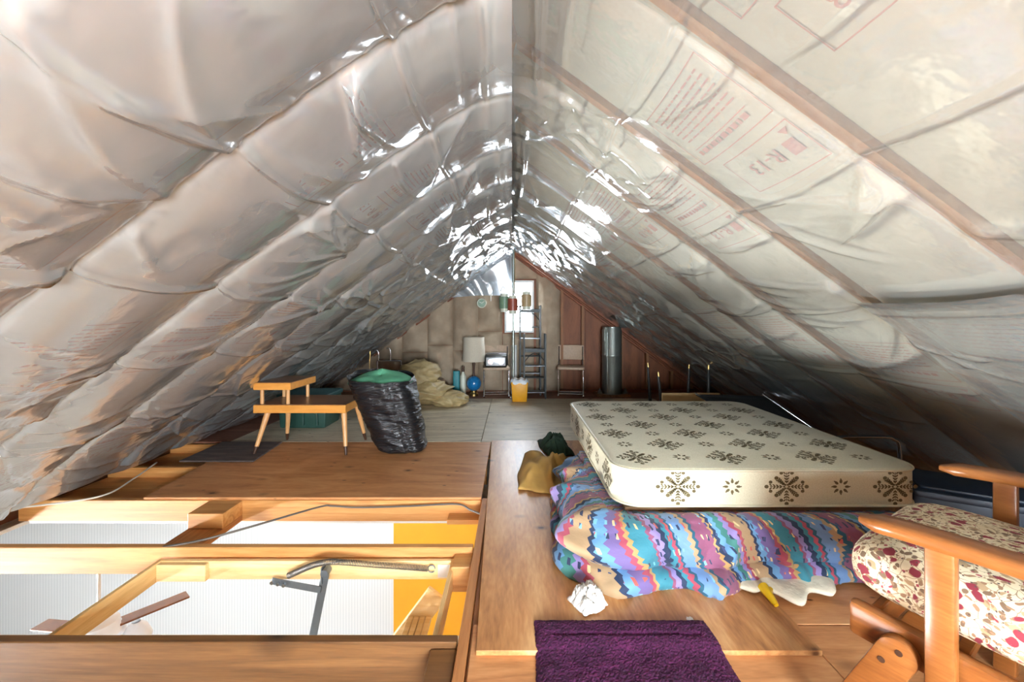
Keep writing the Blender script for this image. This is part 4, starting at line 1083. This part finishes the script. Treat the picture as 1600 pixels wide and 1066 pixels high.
MB().lathe([(.045, 0), (.047, .30), (.02, .36), (.018, .38)], 16).build('body', 'pale_glass', bt, smooth='auto'); MB().lathe([(.022, .375), (.022, .46)], 14).build('cap', 'brown_wood', bt, smooth='auto')
# chrome rail with uprights
rl = thing('coat_rail', 'low chrome rail with upright hooks under the left eave', 'rail', (-2.04, 6.2, 0))
MB().tube([(-.0, 0, .57), (.36, 0, .57)], .012, 8).build('rail', 'chrome', rl, smooth='auto')
for x, h in ((.02, .73), (.20, .76)): MB().tube(curve_pts([(x, 0, .57), (x, 0, h - .05), (x - .02, 0, h), (x - .05, -.02, h)], 5), .009, 8).build('hook', 'chrome', rl, smooth='auto')
for x in (0, .36): MB().tube([(x, 0, 0), (x, 0, .57)], .011, 8).build('upright', 'chrome', rl, smooth='auto')
MB().tube([(-.12, -.05, .0), (-.10, -.02, .72)], .006, 8).build('rod', 'brass', rl, smooth='auto'); MB().box(-.14, .02, -.06, .02, 0, .015).build('foot_plate', 'black_metal', rl)

# ------------------------------------------------------------------ things along the far gable
lamp = thing('table_lamp', 'table lamp with blue globe base and pale drum shade', 'lamp', (-.60, 6.45, 0))
MB().lathe([(.07, 0), (.07, .03), (.045, .05), (.045, .08)], 20).build('foot', 'brass', lamp, smooth='auto')
MB().lathe([(.035, .075)] + [(.115 * math.sin(math.pi * (k + 1) / 13), .19 - .115 * math.cos(math.pi * (k + 1) / 13)) for k in range(1, 11)] + [(.03, .305)], 26).build('globe', 'blue_glass', lamp, smooth='auto')
MB().lathe([(.018, .30), (.016, .45), (.024, .5), (.012, .53), (.012, .60)], 14).build('neck', 'brown_wood', lamp, smooth='auto')
MB().lathe([(.18, .54), (.165, .92), (.162, .92), (.177, .54)], 32, cap=False).build('shade', 'shade', lamp, smooth='auto')

def side_chair(name, label, loc, rot):
    c = thing(name, label, 'chair', loc, rot, 'chrome side chairs by the far gable')
    MB().prism(rrect(-.21, .21, -.20, .20, .06, 5), 'z', .42, .46).build('seat', 'beige_vinyl', c, bevel=.012, smooth=True)
    nb = 12; mbb = MB()
    p = [(x, .20 + .04 * (1 - (x / .21) ** 2)) for x in np.linspace(-.21, .21, nb)] + [(x, .225 + .04 * (1 - (x / .21) ** 2)) for x in np.linspace(.21, -.21, nb)]
    mbb.prism(p, 'z', .54, .78).build('backrest', 'beige_vinyl', c, bevel=.008, smooth=True)
    for s in (-1, 1):
        x = s * .19
        MB().tube(curve_pts([(x, .21, .76), (x, .205, .54), (x, .19, .46), (x, .16, .415), (x, -.13, .415), (x, -.18, .38), (x, -.19, .05), (x, -.17, .013), (x, .20, .013)], 6), .011, 8).build('leg_frame', 'chrome', c, smooth='auto')
    MB().tube([(-.19, .20, .013), (.19, .20, .013)], .011, 8).build('floor_bar', 'chrome', c, smooth='auto'); MB().tube([(-.19, -.185, .05), (.19, -.185, .05)], .009, 8).build('front_bar', 'chrome', c, smooth='auto')
    return c
c1 = side_chair('side_chair', 'beige vinyl chrome side chair in front of the brown plywood', (.93, 6.48, 0), math.radians(-8))
dup(c1, (-.25, 6.46, 0), math.radians(4), 'beige vinyl chrome side chair carrying the black and silver appliance')
ap = thing('appliance', 'black and silver portable appliance on the chair beside the pole', 'appliance', (-.25, 6.40, .462))
MB().box(-.17, .17, -.09, .09, 0, .19).build('case', 'black_leg', ap, bevel=.02, smooth=True)
MB().box(-.15, .15, -.105, -.088, .02, .15).build('front_panel', 'silver', ap, bevel=.01, smooth=True)
for x in (-.08, .08): MB().tube([(x, -.118, .085), (x, -.10, .085)], .045, 20).build('dial', 'chrome', ap, smooth='auto')
MB().tube(curve_pts([(-.15, 0, .18), (-.14, 0, .205), (.14, 0, .205), (.15, 0, .18)], 6), .008, 8).build('handle', 'chrome', ap, smooth='auto')

pole = thing('support_pole', 'thin vertical pole standing under the ridge by the yellow bin', 'pole', (.02, 6.30, 0))
MB().lathe([(.022, .012), (.022, 2.27)], 14).build('shaft', 'galv', pole, smooth='auto'); MB().box(-.05, .05, -.05, .05, 0, .014).build('foot_plate', 'galv', pole); MB().box(-.04, .04, -.04, .04, 2.265, 2.30).build('cap', 'galv', pole)
tag(MB().lathe([(.05, 0), (.05, .78), (.044, .78), (.044, .02)], 18, cap=False).build('white_pipe', 'white_paint', smooth='auto', loc=(.03, 6.60, .001)), 'short white pipe standing behind the support pole', 'pipe')

bn = thing('waste_bin', 'yellow plastic bin with white liner below the window', 'bin', (.11, 6.02, 0))
MB().hexa([(-.105, -.09, 0), (.105, -.09, 0), (.105, .09, 0), (-.105, .09, 0), (-.125, -.105, .29), (.125, -.105, .29), (.125, .105, .29), (-.125, .105, .29)]).build('bucket', 'yellow_bin', bn, bevel=.015, smooth=True)
P = np.zeros((40, 6, 3))
for i in range(40):
    a = 2 * math.pi * i / 40; sq = (abs(math.cos(a)) ** 4 + abs(math.sin(a)) ** 4) ** -.25
    for j in range(6): P[i, j] = (.135 * math.cos(a) * sq * (1 - .25 * max(0, j - 2) / 3), .115 * math.sin(a) * sq * (1 - .25 * max(0, j - 2) / 3), .265 + .012 * j + .012 * math.sin(a * 7 + j))
MB().grid(P, True).build('liner', 'white_bag', bn, smooth=True)

def rack(name, label, loc, w_, d_, h_, zs):
    r = thing(name, label, 'rack', loc, 0)
    for sx in (-1, 1):
        for sy in (-1, 1): MB().box(sx * w_ / 2 - .011, sx * w_ / 2 + .011, sy * d_ / 2 - .011, sy * d_ / 2 + .011, 0, h_).build('post', 'black_metal', r)
    for k, z in enumerate(zs):
        big = k == len(zs) - 1
        MB().box(-w_ / 2 + .012, w_ / 2 - .012, -d_ / 2, d_ / 2, z - (.05 if big else .012), z).build('shelf', 'black_metal' if k % 2 or big else 'steel', r, bevel=.003)
    MB().tube(curve_pts([(-w_ / 2, -d_ / 2, zs[-1] - .2), (-w_ / 4, -d_ / 2, zs[-1] - .1), (0, -d_ / 2, zs[-1] - .06), (w_ / 4, -d_ / 2, zs[-1] - .1), (w_ / 2, -d_ / 2, zs[-1] - .2)], 6), .007, 6).build('arched_brace', 'black_metal', r, smooth='auto')
    return r
rack('metal_rack', 'tall dark metal rack standing in front of the window', (.29, 6.56, 0), .32, .20, 1.42, (.35, .62, .90, 1.08, 1.36))
rack('metal_rack', 'shorter dark metal rack in front of the tall one', (.345, 6.27, 0), .32, .20, .98, (.10, .32, .50, .75))

# pendant with three coloured cylinders
pd = thing('pendant_lamp', 'hanging pendant with green, red and tan glass cylinders', 'pendant lamp', (.0, 5.95, 1.47))
MB().tube(curve_pts([(-.17, 0, .13), (-.13, 0, .2), (-.05, 0, .12), (.04, 0, .10), (.14, 0, .19), (.2, 0, .15), (.24, 0, .10)], 8), .006, 6).build('wire_arm', 'steel', pd, smooth='auto')
MB().tube([(.04, 0, .10), (.04, 0, .74)], .004, 6).build('chain', 'brass', pd)
for nm, x, y, z, mt_ in (('green', -.11, 0, -.03, 'green_shade'), ('red', .01, -.05, -.06, 'red_shade'), ('tan', .21, 0, .0, 'tan_shade')):
    sh = MB().lathe([(.075, -.085), (.075, .085)], 20, (x, y, z)).build('shade', mt_, pd, smooth='auto'); tag(sh, nm + ' glass cylinder')
    MB().lathe([(.058, -.135), (.058, -.085)], 16, (x, y, z)).build('lower_rim', 'pale_glass', sh, smooth='auto'); MB().lathe([(.058, .085), (.058, .13)], 16, (x, y, z)).build('upper_rim', 'pale_glass', sh, smooth='auto')
    MB().tube([(x, y, z + .11), (x, 0, .15)], .003, 6).build('stem', 'brass', sh)

dk = thing('wall_dial', 'small round white-rimmed dial hung on the tan insulation', 'dial', (-.49, 6.62, 1.46))
ring = [(.07 * math.cos(a), 0, .07 * math.sin(a)) for a in np.linspace(0, 2 * math.pi, 28, endpoint=False)]
MB().tube(ring, .010, 8, True).build('rim', 'pale_glass', dk, smooth='auto'); MB().tube([(0, .005, 0), (0, .012, 0)], .066, 24).build('face', 'green_shade', dk)
for a in (.6, 2.6): MB().beam((0, -.004, 0), (.05 * math.cos(a), -.004, .05 * math.sin(a)), .004, .008).build('hand', 'pale_glass', dk)
tag(MB().box(-.008, .008, -.002, .002, -.06, .06).build('paper_strip', 'paper', loc=(-.34, 6.60, 1.55)), 'narrow white strip hanging beside the round dial', 'strip')

fp = thing('flue_pipe', 'fat galvanised metal flue rising to the slope beside the chair', 'flue', (1.58, 6.48, 0))
prf = []
MB().lathe([(.155, .03), (.155, .62), (.158, .625), (.158, .64), (.155, .645), (.155, 1.02), (.14, 1.06), (.14, 1.08)], 36).build('pipe', 'galv', fp, smooth='auto')
MB().tube([(-.10, -.122, .04), (-.10, -.122, 1.0)], .004, 6).build('seam', 'galv', fp)
MB().box(-.25, .25, -.18, .18, .0, .032).build('base_board', 'stud', fp, bevel=.003)
for sx in (-1, 1): MB().prism([(sx * .155, .032), (sx * .24, .032), (sx * .20, .12)], 'y', -.06, -.02).build('bracket', 'dark_steel', fp)
